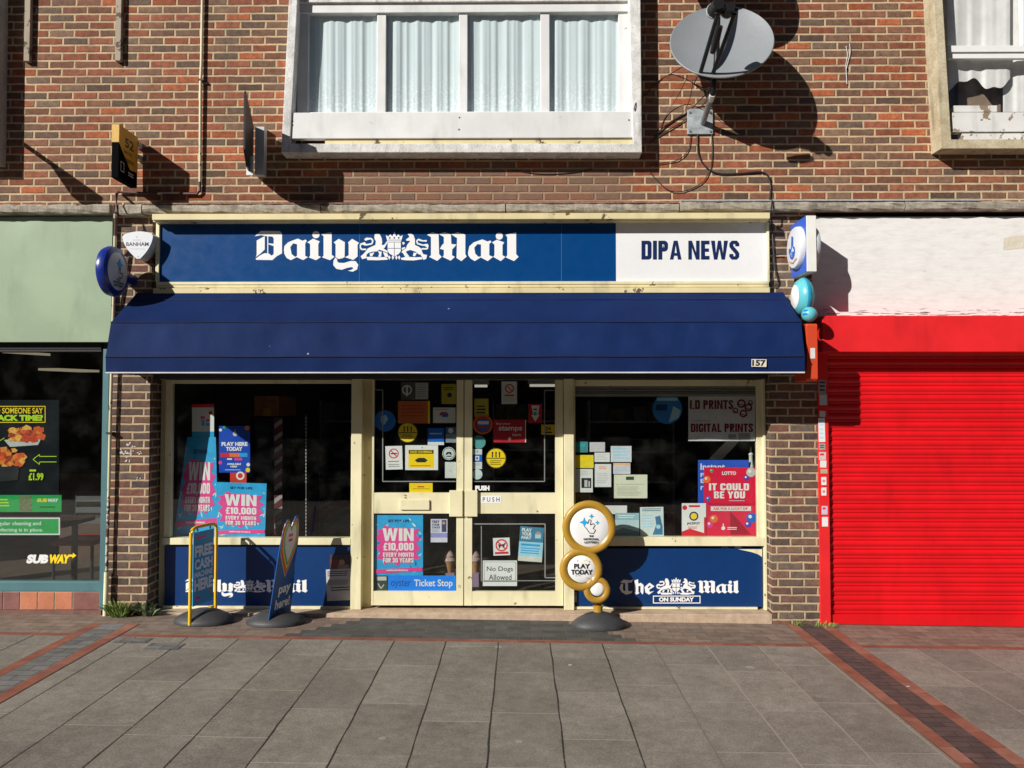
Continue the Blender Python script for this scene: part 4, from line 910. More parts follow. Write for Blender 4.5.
# left door, upper pane
def d_(bd, a, b_, c, d): bd.circ(a+6, b_+8, 5, PAPER, n=20, r_in=3.6); bd.line([(a+6, b_+4), (a+6, b_+14)], 2, PAPER); bd.rect(a+14.5, b_+1, c-1, d-1, LGREY); bd.lines(a+15.5, b_+2.5, c-2, d-2, 6, GREY)
notice('advice_notice', (401, 382, 429, 400), P_IN, paint((.10, .10, .10), .5), 'dark grey two part notice at the top of the left door', 'notice', d_)
def d_(bd, a, b_, c, d): bd.circ(a+8, b_+11, 2.4, NAVY); bd.lines(a+2, b_+3, c-2, b_+7, 2, INK)
notice('yellow_notice', (441.5, 384, 456, 404), P_IN, paint(C(190, 175, 45), .5), 'yellow notice with a dark emblem in the top right corner of the left door', 'notice', d_)
def d_(bd, a, b_, c, d): bd.rect(c-2.2, b_, c, d, YEL); bd.lines(a+4, b_+4, c-5, d-5, 4, paint(C(190, 80, 40), .5), .1)
notice('orange_poster', (398, 401, 430, 423.4), P_IN, paint(C(205, 105, 50), .45), 'orange poster with a yellow right edge on the left door', 'poster', d_)
def d_(bd, a, b_, c, d): bd.poly([(a+6, b_+8), (a+8, b_+4.5), (a+14, b_+4.5), (a+16, b_+8)], RED); bd.rect(a+9, b_+6, a+15, b_+9.5, BLUE); bd.lines(a+2, b_+1.5, c-3, b_+3, 1, GREY)
notice('service_card', (433, 407.5, 455.5, 423), P_IN, PAPER, 'pale card with a red and blue emblem on the left door', 'card', d_)
def d_(bd, x, y, r): bd.poly([(x-4, y-5), (x+1, y-6), (x+3, y-2), (x, y+3), (x-2, y+4), (x-4, y)], PALEBLUE)
disc('round_sticker', 385, 421, 10.7, P_IN, paint(C(40, 115, 200), .4), 'large round blue sticker with a pale figure at the left edge of the left door', 'sticker', d_)
def kids(bd, x, y, r):
    bd.circ(x, y, r*.99, INK, n=30, r_in=r*.94); bd.rect(x-r*.92, y-.3, x+r*.92, y+.5, INK)
    for q in (-.35, 0, .35): bd.circ(x+q*r, y-r*.55, r*.09, INK, n=8); bd.line([(x+q*r, y-r*.48), (x+q*r, y-.8)], r*.12, INK)
    bd.lines(x-r*.6, y+r*.22, x+r*.6, y+r*.75, 3, paint(C(130, 110, 20), .5), .2)
disc('school_sticker', 407.7, 432.5, 10, P_IN, YEL, 'round yellow sticker showing three figures, shaded, on the left door', 'sticker', kids)
def d_(bd, a, b_, c, d): bd.rect(a, d-3, c, d, PAPER); bd.lines(a+2, b_+5, c-2, b_+8, 1, PALEBLUE)
notice('blue_card', (427.7, 428, 444, 445), P_IN, paint(C(25, 105, 205), .4), 'square blue card with a white foot on the left door', 'card', d_)
def d_(bd, a, b_, c, d): bd.rect(a, b_, c, b_+7, paint(C(70, 110, 150), .5)); bd.circ(a+5, b_+3.6, 2.6, WHT)
notice('membership_card', (445.7, 427, 456.3, 442.6), P_IN, paint((.25, .3, .34), .5), 'grey blue card with a round white mark at the right edge of the left door', 'card', d_)
def d_(bd, a, b_, c, d): bd.circ(a+8.3, b_+7.5, 5, RED, n=24, r_in=3.9); bd.line([(a+5, b_+4), (a+11.5, b_+11)], 1, RED); bd.rect(a+5.3, b_+7, a+11.5, b_+8.2, INK); bd.lines(a+2.5, b_+15, c-2.5, b_+17, 1, RED, .1); bd.lines(a+2.5, b_+18, c-2.5, d-1.5, 2, GREY)
notice('no_smoking_notice', (385.6, 446, 402.4, 469.5), P_IN, WHT, 'white no smoking notice in the sun at lower left of the left door pane', 'notice', d_, rot=-1.5)
def d_(bd, a, b_, c, d):
    bd.rect(a+3.2, b_+4.5, c-4, d-2, YEL); bd.rect(a+3.6, b_+4.8, c-4.4, b_+8.6, INK); bd.text('FACE COVERING', a+5, b_+5.5, c-6, b_+7.9, YEL, .03)
    bd.poly([(a+9.5, b_+15), (a+13, b_+12.8), (a+19, b_+12.6), (a+22.5, b_+15), (a+20, b_+17.2), (a+12, b_+17.2)], INK); bd.lines(a+5, d-4.6, c-7, d-2.8, 1, RED, .2); bd.circ(a+17, b_+2.5, .6, INK, n=8)
notice('mask_notice', (405.2, 445.2, 438, 470), P_IN, WHT, 'white framed yellow face covering notice with a black mask on the left door', 'notice', d_)
def d_(bd, x, y, r): bd.circ(x, y, r*.9, INK, n=24, r_in=r*.8); bd.poly([(x-3.4, y+1), (x-1.8, y-1.6), (x+1.8, y-1.6), (x+3.4, y+1), (x+2, y+1.4), (x, y), (x-2, y+1.4)], INK); bd.rect(x-2.6, y+2.2, x+2.6, y+3.3, INK)
disc('round_notice', 448.8, 453.5, 6.5, P_IN, paint((.62, .68, .68), .5), 'small round pale sticker with a black symbol on the left door', 'sticker', d_)
notice('slip_of_paper', (445, 462, 456.2, 478), P_IN, paint((.66, .70, .66), .5), 'blank pale slip of paper at the right edge of the left door', 'note', lambda bd, a, b_, c, d: bd.lines(a+4, b_+8, c-4, d-4, 1, LGREY))
notice('yellow_label', (409.3, 483, 432.6, 493), P_IN, YEL, 'small yellow label sitting on the middle rail of the left door', 'label', lambda bd, a, b_, c, d: (bd.rect(a+8, b_+3.2, a+15, b_+4.4, RED), bd.rect(a+3, b_+5.6, c-3, b_+6, INK)))
TAPE = paint((.42, .42, .42), .35, .1, metal=.3)
def tape(name, pts, wd, label):
    b = flat(300, 300, 700, 700, GY+.009, None); 
    for p, q in zip(pts, pts[1:]):
        b.line([p, q], wd, TAPE)
    b.build(name, label, 'alarm foil')
tape('alarm_foil', [(374, 391), (383, 391), (383, 483), (456, 483)], 1.0, 'thin silver alarm foil line framing the upper pane of the left door')
tape('alarm_foil', [(555, 391.5), (545, 391.5), (545, 483), (472, 483)], 1.0, 'thin silver alarm foil line framing the upper pane of the right door')
tape('alarm_foil', [(472.5, 525.5), (545.5, 525.5), (545.5, 579), (556, 579)], 1.2, 'thin silver alarm foil line around the lower pane of the right door')
tape('alarm_foil', [(481.8, 527.5), (481.8, 582), (556, 582)], .9, 'silver alarm foil line passing behind the no dogs plate')
# right door, upper pane
def d_(bd, a, b_, c, d): bd.circ(a+8, b_+7, 4.6, RED, n=20, r_in=3.4); bd.line([(a+5, b_+4), (a+11, b_+10)], .9, RED); bd.rect(a+3, b_+13, c-3, b_+14.5, RED); bd.lines(a+2, b_+16, c-2, d-2, 3, LGREY)
notice('no_smoking_notice', (501.5, 381.5, 517, 404), P_IN, PAPER, 'shaded white no smoking notice at the top middle of the right door', 'notice', d_)
notice('yellow_notice', (474.4, 398.6, 488.5, 417), P_IN, paint(C(195, 180, 50), .5), 'dull yellow notice at the upper left of the right door', 'notice', lambda bd, a, b_, c, d: bd.lines(a+2, b_+7, c-2, d-2, 3, INK))
def d_(bd, x, y, r): bd.circ(x, y, r*.98, ORANGE, n=28, r_in=r*.82); bd.circ(x+.6, y+.3, r*.62, BLUE, n=24); bd.rect(x-r*.5, y-r*.35, x+r*.6, y-r*.02, WHT); bd.rect(x-r*.4, y+r*.1, x+r*.5, y+r*.3, RED)
disc('round_sticker', 482.8, 424.5, 10, P_IN-.003, paint(C(190, 40, 45), .4), 'round red sticker with a blue and white centre on the right door', 'sticker', d_)
def d_(bd, a, b_, c, d): bd.text('Buy your', a+2.5, b_+3, a+17, b_+5.6, WHT, .01); bd.text('stamps', a+5, b_+6.5, c-4, b_+12.5, WHT, .02); bd.text('here', a+19, b_+13.5, c-5, b_+16.5, WHT, .01); bd.circ(a+16, d-3.6, 1.6, WHT, n=10); bd.rect(c-.8, b_, c, d, WHT)
notice('stamps_poster', (493.6, 419.6, 526, 442.4), P_IN, paint(C(195, 35, 50), .4), 'red poster advertising stamps in the middle of the right door', 'poster', d_)
def d_(bd, a, b_, c, d): bd.poly([(a+3, b_+1.5), (c-2.5, b_+1.5), (c-4, b_+11), (c-2.5, b_+11), (a+7, d-1.5), (a+3, b_+11), (a+5, b_+11)], WHT); bd.rect(a+5, b_+4.5, a+9, b_+6.4, RED); bd.rect(a+5.5, b_+8, a+8.6, b_+11.5, TEAL)
notice('arrow_sticker', (528.3, 404, 542, 423.2), P_IN, paint(C(190, 35, 45), .4), 'red sticker with a white downward arrow at upper right of the right door', 'sticker', d_)
notice('cash_sticker', (541.2, 424.6, 555, 434.6), P_IN, paint(C(230, 190, 30), .4), 'small yellow sticker with dark print on the right edge of the right door', 'sticker', lambda bd, a, b_, c, d: (bd.text('24', a+4, b_+2, c-4, b_+6, INK, .03), bd.rect(a+3, b_+7, c-3, b_+8.5, INK)))
disc('teal_disc', 478.9, 442, 6.7, P_IN, paint(C(90, 160, 160), .45), 'plain teal disc at the left edge of the right door pane', 'sticker')
def d_(bd, a, b_, c, d): bd.rect(a, b_+5.5, c, b_+13, BLUE); bd.frame(a+2.5, b_+7, a+6.5, b_+11.5, 1, WHT); bd.lines(a+1.5, b_+14.5, c-1.5, d-3, 2, GREY); bd.rect(a+3.6, b_+1.5, a+5.2, b_+3.5, GREY)
notice('card_strip', (472.7, 449, 482, 469), P_IN, paint((.66, .70, .72), .5), 'narrow white strip with a blue square symbol on the right door', 'sticker', d_)
disc('pale_disc', 477.2, 474.3, 5.2, P_IN, paint((.62, .74, .74), .45), 'small blank pale disc just above the push lettering', 'sticker')
disc('school_sticker', 496, 458.2, 10, P_IN, YEL, 'sunlit round yellow sticker showing three figures on the right door', 'sticker', kids)
def txtthing(name, words, rect, Y, mat, label, cat='lettering', bold=.03, back=None, slant=0):
    bd = flat(*rect, Y, back); a, b_, c, d = rect; m_ = .12*(d-b_) if back else 0
    bd.text(words, a+m_*2, b_+m_*1.6, c-m_*2, d-m_*1.6, mat, bold, slant); return bd.build(name, label, cat)
txtthing('push_lettering', 'PUSH', (475.2, 485.6, 489.5, 490.6), GY-.001, WHT, 'bold white push lettering on the glass of the right door', bold=.07)
txtthing('push_label', 'P U S H', (481, 495.8, 501.4, 503.2), YF+.0125, INK, 'white push label with black letters on the cream rail of the right door', 'label', .01, WHT)
# left door, lower pane
bd = flat(374.3, 515, 423, 575.5, P_IN, CYANP); win_art(bd, 374.3, 515, 423, 575.5); bd.build('prize_poster', 'blue and pink prize poster filling the lower pane of the left door', 'poster')
def d_(bd, a, b_, c, d): bd.text('TEST', a+1, b_+1.5, a+9, b_+4, NAVY, .05); bd.text('YOUR', a+1, b_+4.6, a+9, b_+7, NAVY, .05); bd.text('TAXI', a+1, b_+7.5, a+9, b_+9.5, NAVY, .05); bd.rect(a+11, b_+1, c-1, b_+13, paint(C(60, 70, 110), .5)); bd.circ(a+13, b_+4, 1.6, SKIN); bd.rect(a, b_+14, c, b_+18.5, paint(C(150, 150, 205), .5)); bd.lines(a+1.5, b_+10.5, a+10, b_+13.5, 3, GREY)
notice('purple_flyer', (430.7, 519, 447.4, 542.3), P_IN, paint((.66, .64, .74), .5), 'lilac and white flyer with a small portrait in the lower pane of the left door', 'flyer', d_)
def d_(bd, a, b_, c, d): bd.text('oyster', a+3, b_+4.5, a+23, b_+13, paint(C(25, 60, 150), .4), .0); bd.text('Ticket Stop', a+26, b_+3.8, c-3, b_+12.8, WHT, .02)
notice('ticket_banner', (388, 575.6, 455.6, 592), P_IN, paint(C(20, 135, 245), .35, .04), 'bright blue ticket stop banner along the foot of the left door', 'banner', d_)
notice('green_card', (374, 576.5, 387.4, 592), P_IN+.004, paint((.05, .07, .05), .5), 'dark green card with a white scribble at the bottom left of the left door', 'card', lambda bd, a, b_, c, d: (bd.rect(a+2, b_, c-1, b_+4, LGREY), bd.line([(a+4, b_+7), (a+7, b_+12), (a+10, b_+8)], 1, LGREY)))
# ice cream cone models standing inside
def cone_model(px, py0, py1, Y, label):
    o = empty('ice_cream_model', W(px, py1, Y), label, 'display model', 'ice cream models inside the doors'); r = .058
    zb, zt_ = W(px, py1, Y).z, W(px, py0, Y).z; h = zt_-zb; c = Vector((W(px, py1, Y).x, Y, zb))
    b = MB(); b.lathe([(0, 0), (r*.55, 0), (r*.95, h*.42), (r*1.02, h*.46), (r*.9, h*.46)], c, (0, 0, 1), paint((.45, .23, .09), .6, .2, 40), 16); b.build('cone', o, smooth=True)
    b = MB(); b.lathe([(r*1.0, h*.45), (r*1.15, h*.52), (r*1.0, h*.62), (r*.85, h*.66), (r*.9, h*.72), (r*.6, h*.84), (r*.4, h*.9), (0, h)], c, (0, 0, 1), paint((.42, .30, .27), .5, .3, 30), 16); b.build('ice_cream', o, smooth=True)
    b = MB(); b.box(c.x-.05, c.x+.05, Y-.05, Y+.05, .055, zb, paint((.3, .2, .3), .5)); b.build('stand', o)
cone_model(449.5, 549, 572, .40, 'ice cream cone model seen through the lower pane of the left door')
cone_model(475, 549, 572, .42, 'ice cream cone model at the left of the right door lower pane')
# right door, lower pane
def d_(bd, a, b_, c, d):
    bd.circ(a+8.5, b_+7.5, 6.2, RED, n=28, r_in=4.8); bd.poly([(a+5, b_+6), (a+6.5, b_+6.6), (a+10.5, b_+6.4), (a+12, b_+4.6), (a+12.6, b_+6), (a+11.4, b_+7.6), (a+11, b_+10.6), (a+10.2, b_+10.6), (a+9.8, b_+8.6), (a+7.2, b_+8.6), (a+6.6, b_+10.6), (a+5.8, b_+10.6)], INK)
    bd.line([(a+4.6, b_+3.8), (a+12.4, b_+11.4)], 1.2, RED); bd.rect(a+1.5, d-3.6, c-1.5, d-1.4, RED)
notice('dog_sign', (493.2, 537.8, 509.8, 555.4), P_IN-.002, WHT, 'small white sign with a dog crossed out in red on the right door', 'sign', d_, rot=-2)
def d_(bd, a, b_, c, d): bd.frame(a+1.2, b_+1.2, c-1.2, d-4, .5, GREY); bd.text('No Dogs', a+4, b_+6, c-4, b_+12, INK, .008); bd.text('Allowed', a+6, b_+14, c-5.5, b_+19.5, INK, .008)
bd = flat(482.8, 560.5, 517, 586, P_IN, WHT, thick=.004); d_(bd, 482.8, 560.5, 517, 586); bd.build('no_dogs_plate', 'white framed plate reading no dogs allowed on the right door', 'sign')
def d_(bd, a, b_, c, d):
    bd.rect(a, b_, c, b_+15, paint(C(60, 130, 165), .5, .2)); bd.text('PLAY', a+2, b_+1.5, a+12, b_+5, WHT, .04); bd.text('YOUR', a+2, b_+5.6, a+12, b_+9, WHT, .04); bd.text('PART', a+2, b_+9.6, a+12, b_+12.5, WHT, .04)
    bd.circ(a+18.5, b_+7, 3, SKIN, n=14); bd.rect(a+15.5, b_+7, a+21.5, b_+11, PALEBLUE); bd.rect(a+2, b_+17, c-3, b_+19, CYAN); bd.lines(a+2, b_+21, c-2, b_+28, 3, CYAN, .1); bd.rect(a, d-5, c, d, paint((.7, .7, .62), .5))
notice('mask_poster', (519, 527, 543, 561.5), P_IN-.002, paint(C(165, 215, 235), .45), 'pale blue poster of a masked face hanging tilted on the right door', 'poster', d_, rot=4)
# right window, noticeboard cluster
def note(name, rect, mat, label, n=4, ink=LGREY, draw=None, rot=0):
    return notice(name, rect, P_IN, mat, label, 'note', draw or (lambda bd, a, b_, c, d: bd.lines(a+2, b_+2, c-2, d-1.5, n, ink)), rot, 'small notes in the right window')
note('teal_card', (573.9, 441.7, 588, 452.4), paint(C(70, 140, 145), .5), 'dark teal card at the top left of the notes in the right window', 1, TEAL)
note('white_note', (589.6, 442.2, 605, 451.8), paint((.60, .58, .62), .5), 'small lilac white note right of the teal card in the right window', 3)
note('yellow_card', (574.2, 455, 593.6, 468), paint(C(235, 215, 50), .5), 'half shaded yellow card at the left of the notes in the right window', 1, YEL)
note('white_note', (594.5, 452.6, 609.8, 462), PAPER, 'small white note with fine print right of the yellow card', 4)
note('blue_white_note', (610.7, 446, 631.5, 462), paint((.66, .71, .76), .5), 'large bluish white note topmost right of the cluster in the right window', 4, PALEBLUE)
note('photo_notice', (573.4, 469, 592.8, 492.3), PAPER, 'white notice with a black and white photo below the yellow card', 2, LGREY, lambda bd, a, b_, c, d: (bd.rect(a+8, b_+9, c-1.5, b_+19, INK), bd.rect(a+11, b_+11, a+14, b_+18, LGREY), bd.rect(a+15, b_+12, a+16.6, b_+18, LGREY), bd.lines(a+2, b_+2, c-3, b_+7, 3, LGREY)))
note('tall_white_note', (594.8, 464, 611.2, 487), PAPER, 'tall white note with faint orange heading beside the photo notice', 2, LGREY, lambda bd, a, b_, c, d: (bd.lines(a+4, b_+2.5, c-4, b_+5.5, 2, ORANGE), bd.lines(a+2, b_+9, c-2, d-3, 6, LGREY)))
note('lilac_note', (613.2, 463, 630.4, 474), paint((.64, .66, .74), .5), 'lilac note with an orange top strip above the cream certificate', 2, LGREY, lambda bd, a, b_, c, d: (bd.rect(a, b_, c, b_+2.4, paint(C(240, 190, 150), .5)), bd.lines(a+2, b_+4, c-2, d-2, 3, LGREY)))
note('certificate', (614, 474.6, 647.3, 498.2), CREAMPAPER, 'large cream certificate with a dark green heading in the right window', 7, GREY, lambda bd, a, b_, c, d: (bd.rect(a+12, b_+2, a+20, b_+5.4, paint(C(60, 80, 60), .5)), bd.rect(a+2, b_+9.5, c-3, b_+9.9, GREY), bd.lines(a+3, b_+12, c-4, d-2, 7, paint((.5, .5, .4), .5))))
def leaf(bd, a, b_, c, d):
    bd.rect(a, b_, c, b_+7, paint(C(150, 190, 200), .5)); bd.lines(a+3, b_+2, c-4, b_+6, 2, WHT); bd.lines(a+3, b_+9, a+14, d-4, 4, PALEBLUE); bd.poly([(a, d-6), (a+8, d-9), (c, d-5), (c, d), (a, d)], paint(C(90, 140, 160), .5))
notice('blue_booklet', (615.2, 513, 639.2, 536.8), .235, paint((.52, .66, .70), .45), 'pale blue booklet partly hidden behind the golden lottery stand', 'booklet', leaf)
def leaf2(bd, a, b_, c, d):
    bd.lines(a+2, b_+1.5, c-2, b_+5, 2, paint(C(60, 110, 130), .5), .1); bd.lines(a+2, b_+8, a+14, d-8, 5, PALEBLUE); bd.poly([(a+12, d-2), (a+16, d-12), (a+15, d-20), (a+20, d-21), (c-1, d-10), (c-1, d-2)], paint(C(60, 120, 160), .5)); bd.circ(a+18, d-10, 2.2, PALEBLUE, n=10)
notice('blue_booklet', (640.2, 507, 663.6, 536.8), .225, paint((.66, .74, .74), .45), 'pale booklet with blue art standing on the sill right of the lottery stand', 'booklet', leaf2, rot=-1)
notice('white_leaflet', (600, 505.5, 627, 514), .26, PAPER, 'white leaflet edge poking up behind the blue booklet on the sill', 'leaflet')
def d_(bd, x, y, r): bd.rect(x-r*.75, y-r*.3, x, y+r*.1, paint(C(20, 60, 120), .4)); bd.poly([(x+.1*r, y+.9*r), (x+.4*r, y-.2*r), (x+.9*r, y+.1*r), (x+.75*r, y+.6*r)], PALEBLUE); bd.rect(x-r*.7, y-r*.75, x+r*.7, y-r*.55, PALEBLUE)
disc('round_sign', 667.3, 409, 15, P_IN, paint(C(40, 130, 205), .4), 'large round blue sign hanging high in the right window', 'sign', d_)
def d_(bd, a, b_, c, d):
    block(bd, 'I.D PRINTS', a+1.5, b_+4.5, a+45, b_+13.5, DKRED); block(bd, 'DIGITAL PRINTS', a+2.5, b_+28, c-2, b_+36.5, DKRED); bd.rect(a+3, b_+25, a+22, b_+25.6, GREY)
    for x, y, r in ((53, 8, 4.5), (60, 12, 4), (47, 15, 3), (55, 18, 4), (62, 7, 2.5)): bd.circ(a+x, b_+y, r, DKRED, n=9, r_in=r*.62); bd.line([(a+x-r, b_+y), (a+x+r, b_+y+2)], .8, DKRED)
    bd.rect(a+40, b_+38.5, a+48, b_+43, GREY); bd.rect(a+50, b_+37.5, c-5, b_+44.5, GREY)
notice('prints_poster', (688.3, 395.6, 755, 441), P_IN, paint((.70, .70, .72), .45), 'white board advertising prints in dark red letters in the right window', 'poster', d_)
def d_(bd, a, b_, c, d): bd.text('Instant', a+2.5, b_+3.5, a+27, b_+10, WHT, .02); bd.text('F', a+2.6, b_+13, a+6, b_+17, WHT, .02); bd.text('E', a+2.6, b_+19, a+6, b_+23, WHT, .02); bd.text('r', a+2.6, b_+26, a+5.5, b_+30, WHT, .02)
notice('instant_board', (698, 460, 749, 505), .30, paint(C(50, 90, 200), .4), 'blue instant board standing behind the red posters in the right window', 'poster', d_)
def balls(bd, L):
    for x, y, r, m_ in L: bd.circ(x, y, r, m_, n=20); bd.circ(x-r*.25, y-r*.25, r*.35, WHT, n=10)
def d_(bd, a, b_, c, d):
    balls(bd, [(a+2.9, b_+12, 3.6, ORANGE), (a+7.6, b_+3.4, 1.8, GREEN), (a+4.2, d-5.2, 2.4, BLUE), (c-9.5, b_+10.5, 3, paint(C(110, 60, 170), .4)), (c-5, b_+4.9, 4.7, LGREY)])
    bd.text('LOTTO', a+18, b_+4, a+32, b_+7.6, WHT, .04); block(bd, 'IT COULD', a+5, b_+16, a+45, b_+23, WHT); block(bd, 'BE YOU', a+10, b_+24, a+41, b_+31, WHT); bd.lines(a+25, b_+33, a+45, b_+34.2, 1, PALEBLUE)
notice('lottery_poster', (704, 467.4, 756, 504), .25, paint(C(222, 35, 70), .35, .05), 'red lottery poster reading it could be you in the right window', 'poster', d_, lean=.02)
def d_(bd, a, b_, c, d):
    bd.poly([(a+24, b_+7), (a+45, d-2), (a+24, d-2)], paint(C(165, 30, 55), .4)); bd.rect(a+4.5, b_+2, c-6, b_+6.5, PAPER); bd.text('ASK FOR A LUCKY DIP', a+7, b_+3, c-9, b_+5.5, RED, .03)
    balls(bd, [(a+7.5, b_+14.5, 4, ORANGE), (a+3.5, b_+20, 3.3, PINK), (c-5.6, b_+13.5, 5.2, BLUE), (c-9, b_+20, 3.5, paint(C(110, 60, 170), .4))]); bd.circ(a+17, d-8.5, 2, WHT, n=12); bd.line([(a+17, d-13), (a+17, d-8)], 1, WHT); bd.lines(a+21, d-9.5, a+33, d-6, 2, WHT)
notice('lucky_dip_poster', (706.3, 504.4, 757, 536.6), .235, paint(C(222, 40, 75), .35, .05), 'red poster with coloured balls at the foot of the right window', 'poster', d_)
def d_(bd, a, b_, c, d):
    bd.circ(a+3, b_+4.5, 2.4, RED); bd.rect(a+7, b_+2, c-6, b_+4, RED); bd.circ(a+12, b_+13, 4.6, INK, n=20, r_in=3.2); bd.circ(a+12, b_+13, 3, YEL); bd.text('JACKPOT', a+5, b_+19, c-6, b_+22, INK, .04); bd.lines(a+6, b_+23.5, c-8, b_+26, 2, RED)
    bd.poly([(a, d-5), (a+8, d-8), (c, d-3), (c, d), (a, d)], RED); bd.rect(c-2, b_+14, c, d-3, RED)
notice('jackpot_poster', (681.8, 503.2, 706, 536.6), .23, WHT, 'white and red poster with a yellow medallion beside the red posters', 'poster', d_)
b = MB(); c = W(751, 466, .34); b.lathe([(.028, -.6), (.028, 0), (.020, .02), (.018, .10), (.024, .11), (.012, .13), (.010, .16), (0, .19)], c, (0, 0, 1), paint((.6, .58, .5), .5, .1), 14)
tag(b.build('lighthouse_ornament', smooth=True), 'slim white lighthouse shaped ornament behind the red posters', 'ornament')
bd = Board(W(706, 462, .5), W(735, 432, .5), W(744, 436, .5), W(718, 464, .5), (0, 0, 1, 1), PAPER); bd.build('slanted_sheet', 'pale sheet of paper slanting up behind the blue instant board', 'paper')
# newspaper bills stuck on the left stallriser
def d_(bd, a, b_, c, d): bd.rect(a+1, b_+5, a+9, d-1, paint((.2, .07, .06), .5)); bd.circ(a+12, b_+8, 3, SKIN, n=12); bd.rect(a+8, b_+10, c-2, d, paint((.25, .2, .2), .5))
notice('old_poster', (329.8, 554.5, 351, 570), .156, paint((.07, .05, .06), .5), 'dark picture poster stuck high on the left blue panel', 'poster', d_)
def d_(bd, a, b_, c, d): bd.lines(a+1.5, b_+2, c-1.5, b_+8, 3, MAROON, .1); bd.rect(a+2, b_+10.5, c-3, b_+16, GREY); bd.lines(a+4, b_+18, c-1.5, b_+23, 2, INK, .1); bd.lines(a+4, b_+25, c-3, d-2, 3, LGREY)
notice('news_bill', (326.5, 569, 351.2, 600.5), .154, paint((.52, .52, .55), .55), 'grey newspaper bill stuck on the left blue panel below the dark poster', 'poster', d_, rot=-2.5)

GOODS = [paint(c_, .6, .2, 9) for c_ in ((.12, .02, .02), (.02, .05, .1), (.03, .07, .04), (.14, .13, .11), (.13, .08, .02), (.03, .03, .05), (.06, .02, .03))]
# shelves and lights inside
for i, (x, y, lb) in enumerate(((-2.2, 4.0, 'dim shelf unit of boxed goods along the back wall, left of the doors'), (.2, 4.1, 'dim shelf unit of boxed goods on the back wall behind the doors'), (1.5, 3.6, 'dim shelf unit of boxed goods behind the right window'))):
    o = empty('shelf_unit', (x, y, .05), lb, 'shelves', 'shelf units inside the shop')
    b = MB()
    for z in (.1, .5, .9, 1.3, 1.7): b.box(x-.55, x+.55, y-.3, y+.15, z, z+.03, GREY)
    b.box(x-.57, x-.55, y-.3, y+.15, .05, 2.0, GREY); b.box(x+.55, x+.57, y-.3, y+.15, .05, 2.0, GREY); b.build('frame', o)
    for z in (.13, .53, .93, 1.33, 1.73):
        xx = x-.53
        while xx < x+.4:
            wd = random.uniform(.08, .2); b = MB(); b.box(xx, xx+wd-.01, y-.28, y, z, z+random.uniform(.14, .26), random.choice(GOODS)); b.build('boxed_goods', o); xx += wd
def lamp(x0, x1, y, z, lb, st):
    o = empty('ceiling_light', ((x0+x1)/2, y, z), lb, 'ceiling light', 'strip lights inside the shops')
    b = MB(); b.box(x0, x1, y-.05, y+.05, z+.02, z+.08, LGREY); b.build('fitting', o)
    b = MB(); b.tube([(x0+.02, y, z), (x1-.02, y, z)], .016, emit((1, .93, .78), st), 8); b.build('tube', o)
p, q = W(473, 386, 2.2), W(489, 386, 2.2); lamp(p.x, q.x, 2.2, p.z, 'short lit strip light seen at the top left of the right door', .4)
p, q = W(528, 385.5, 2.2), W(560, 385.5, 2.2); lamp(p.x, q.x, 2.2, p.z, 'lit strip light seen at the top right of the right door', .4)

# takeaway window contents
def lettering(bd, s, *a, **k): bd.text(s, *a, **k)
LIME = paint(C(190, 225, 30), .4, .05)
YT = .05
bd = flat(-45, 400, 59, 508, YT, paint((.006, .009, .012), .5, .1, 6, .1))
bd.frame(-34, 406, 45.5, 422.8, .8, YEL); bd.text('DID SOMEONE SAY', -10, 407.8, 43, 413.6, YEL, .02); bd.text('SNACK TIME?', -14, 414.8, 43, 421, LIME, .06)
rnd = random.Random(4); FOOD = [paint(C(225, 95, 40), .4, .25, 40), paint(C(240, 140, 50), .4, .25, 40), paint(C(205, 70, 35), .4, .25, 40), paint(C(245, 180, 80), .4, .2, 40), paint(C(165, 60, 30), .4, .3, 40)]
def heap(cx, cy, wd, hg, n):
    for k in range(n):
        x = cx+wd*(rnd.random()-.5)*(.5+.5*(k/n)); y = cy+hg*(rnd.random()-.5); a = rnd.uniform(0, 6.28); r = rnd.uniform(2.6, 6); m = rnd.randint(4, 7)
        bd.poly([(x+r*rnd.uniform(.7, 1.15)*math.cos(a+q*6.283/m), y+r*.8*rnd.uniform(.6, 1.1)*math.sin(a+q*6.283/m)) for q in range(m)], rnd.choice(FOOD))
bd.poly([(4, 440), (42, 437), (38, 445), (10, 447)], LGREY); heap(27, 434, 42, 11, 46); heap(8, 457, 36, 16, 60)
bd.poly([(-30, 468), (20, 466), (18, 480), (-20, 484)], paint((.03, .03, .035), .3)); bd.line([(-5, 444), (5, 438)], .7, LIME)
bd.line([(57, 456.5), (40, 456.5), (40, 454.5), (33.5, 459.5), (40, 464.5), (40, 462), (57, 462)], .7, LIME)
bd.rect(30, 469.5, 36.5, 471.5, LIME); bd.text('£1.99', 29, 473, 44, 480.5, LIME, .04)
bd.build('snack_poster', 'black snack poster with orange fried food and lime price in the takeaway window', 'poster')
bd = flat(-60, 495, 61.5, 512, YT-.002, GREEN); bd.rect(19, 496, 32, 511.6, paint(C(120, 130, 90), .4, .3, 40)); bd.text('SUB', 37, 498.5, 47, 502, YEL, .05, slant=.15); bd.text('WAY', 47.3, 498.5, 58, 502, WHT, .05, slant=.15)
bd.lines(40, 506.5, 55, 509, 1, paint(C(20, 70, 40), .4), 0); bd.lines(-30, 499, 15, 508, 3, LIME, .2); bd.build('green_banner', 'upper green banner with yellow and white lettering in the takeaway window', 'banner')
bd = flat(-60, 517.5, 60, 535, YT-.002, GREEN); bd.frame(-60, 517.5, 60, 535, 1.4, WHT); bd.text('regular cleaning and', -6, 521.5, 41, 526.3, WHT, .015); bd.text('disinfecting is in place.', -9, 528, 43, 532.5, WHT, .015)
bd.build('cleaning_banner', 'lower green banner with a white border about regular cleaning', 'banner')
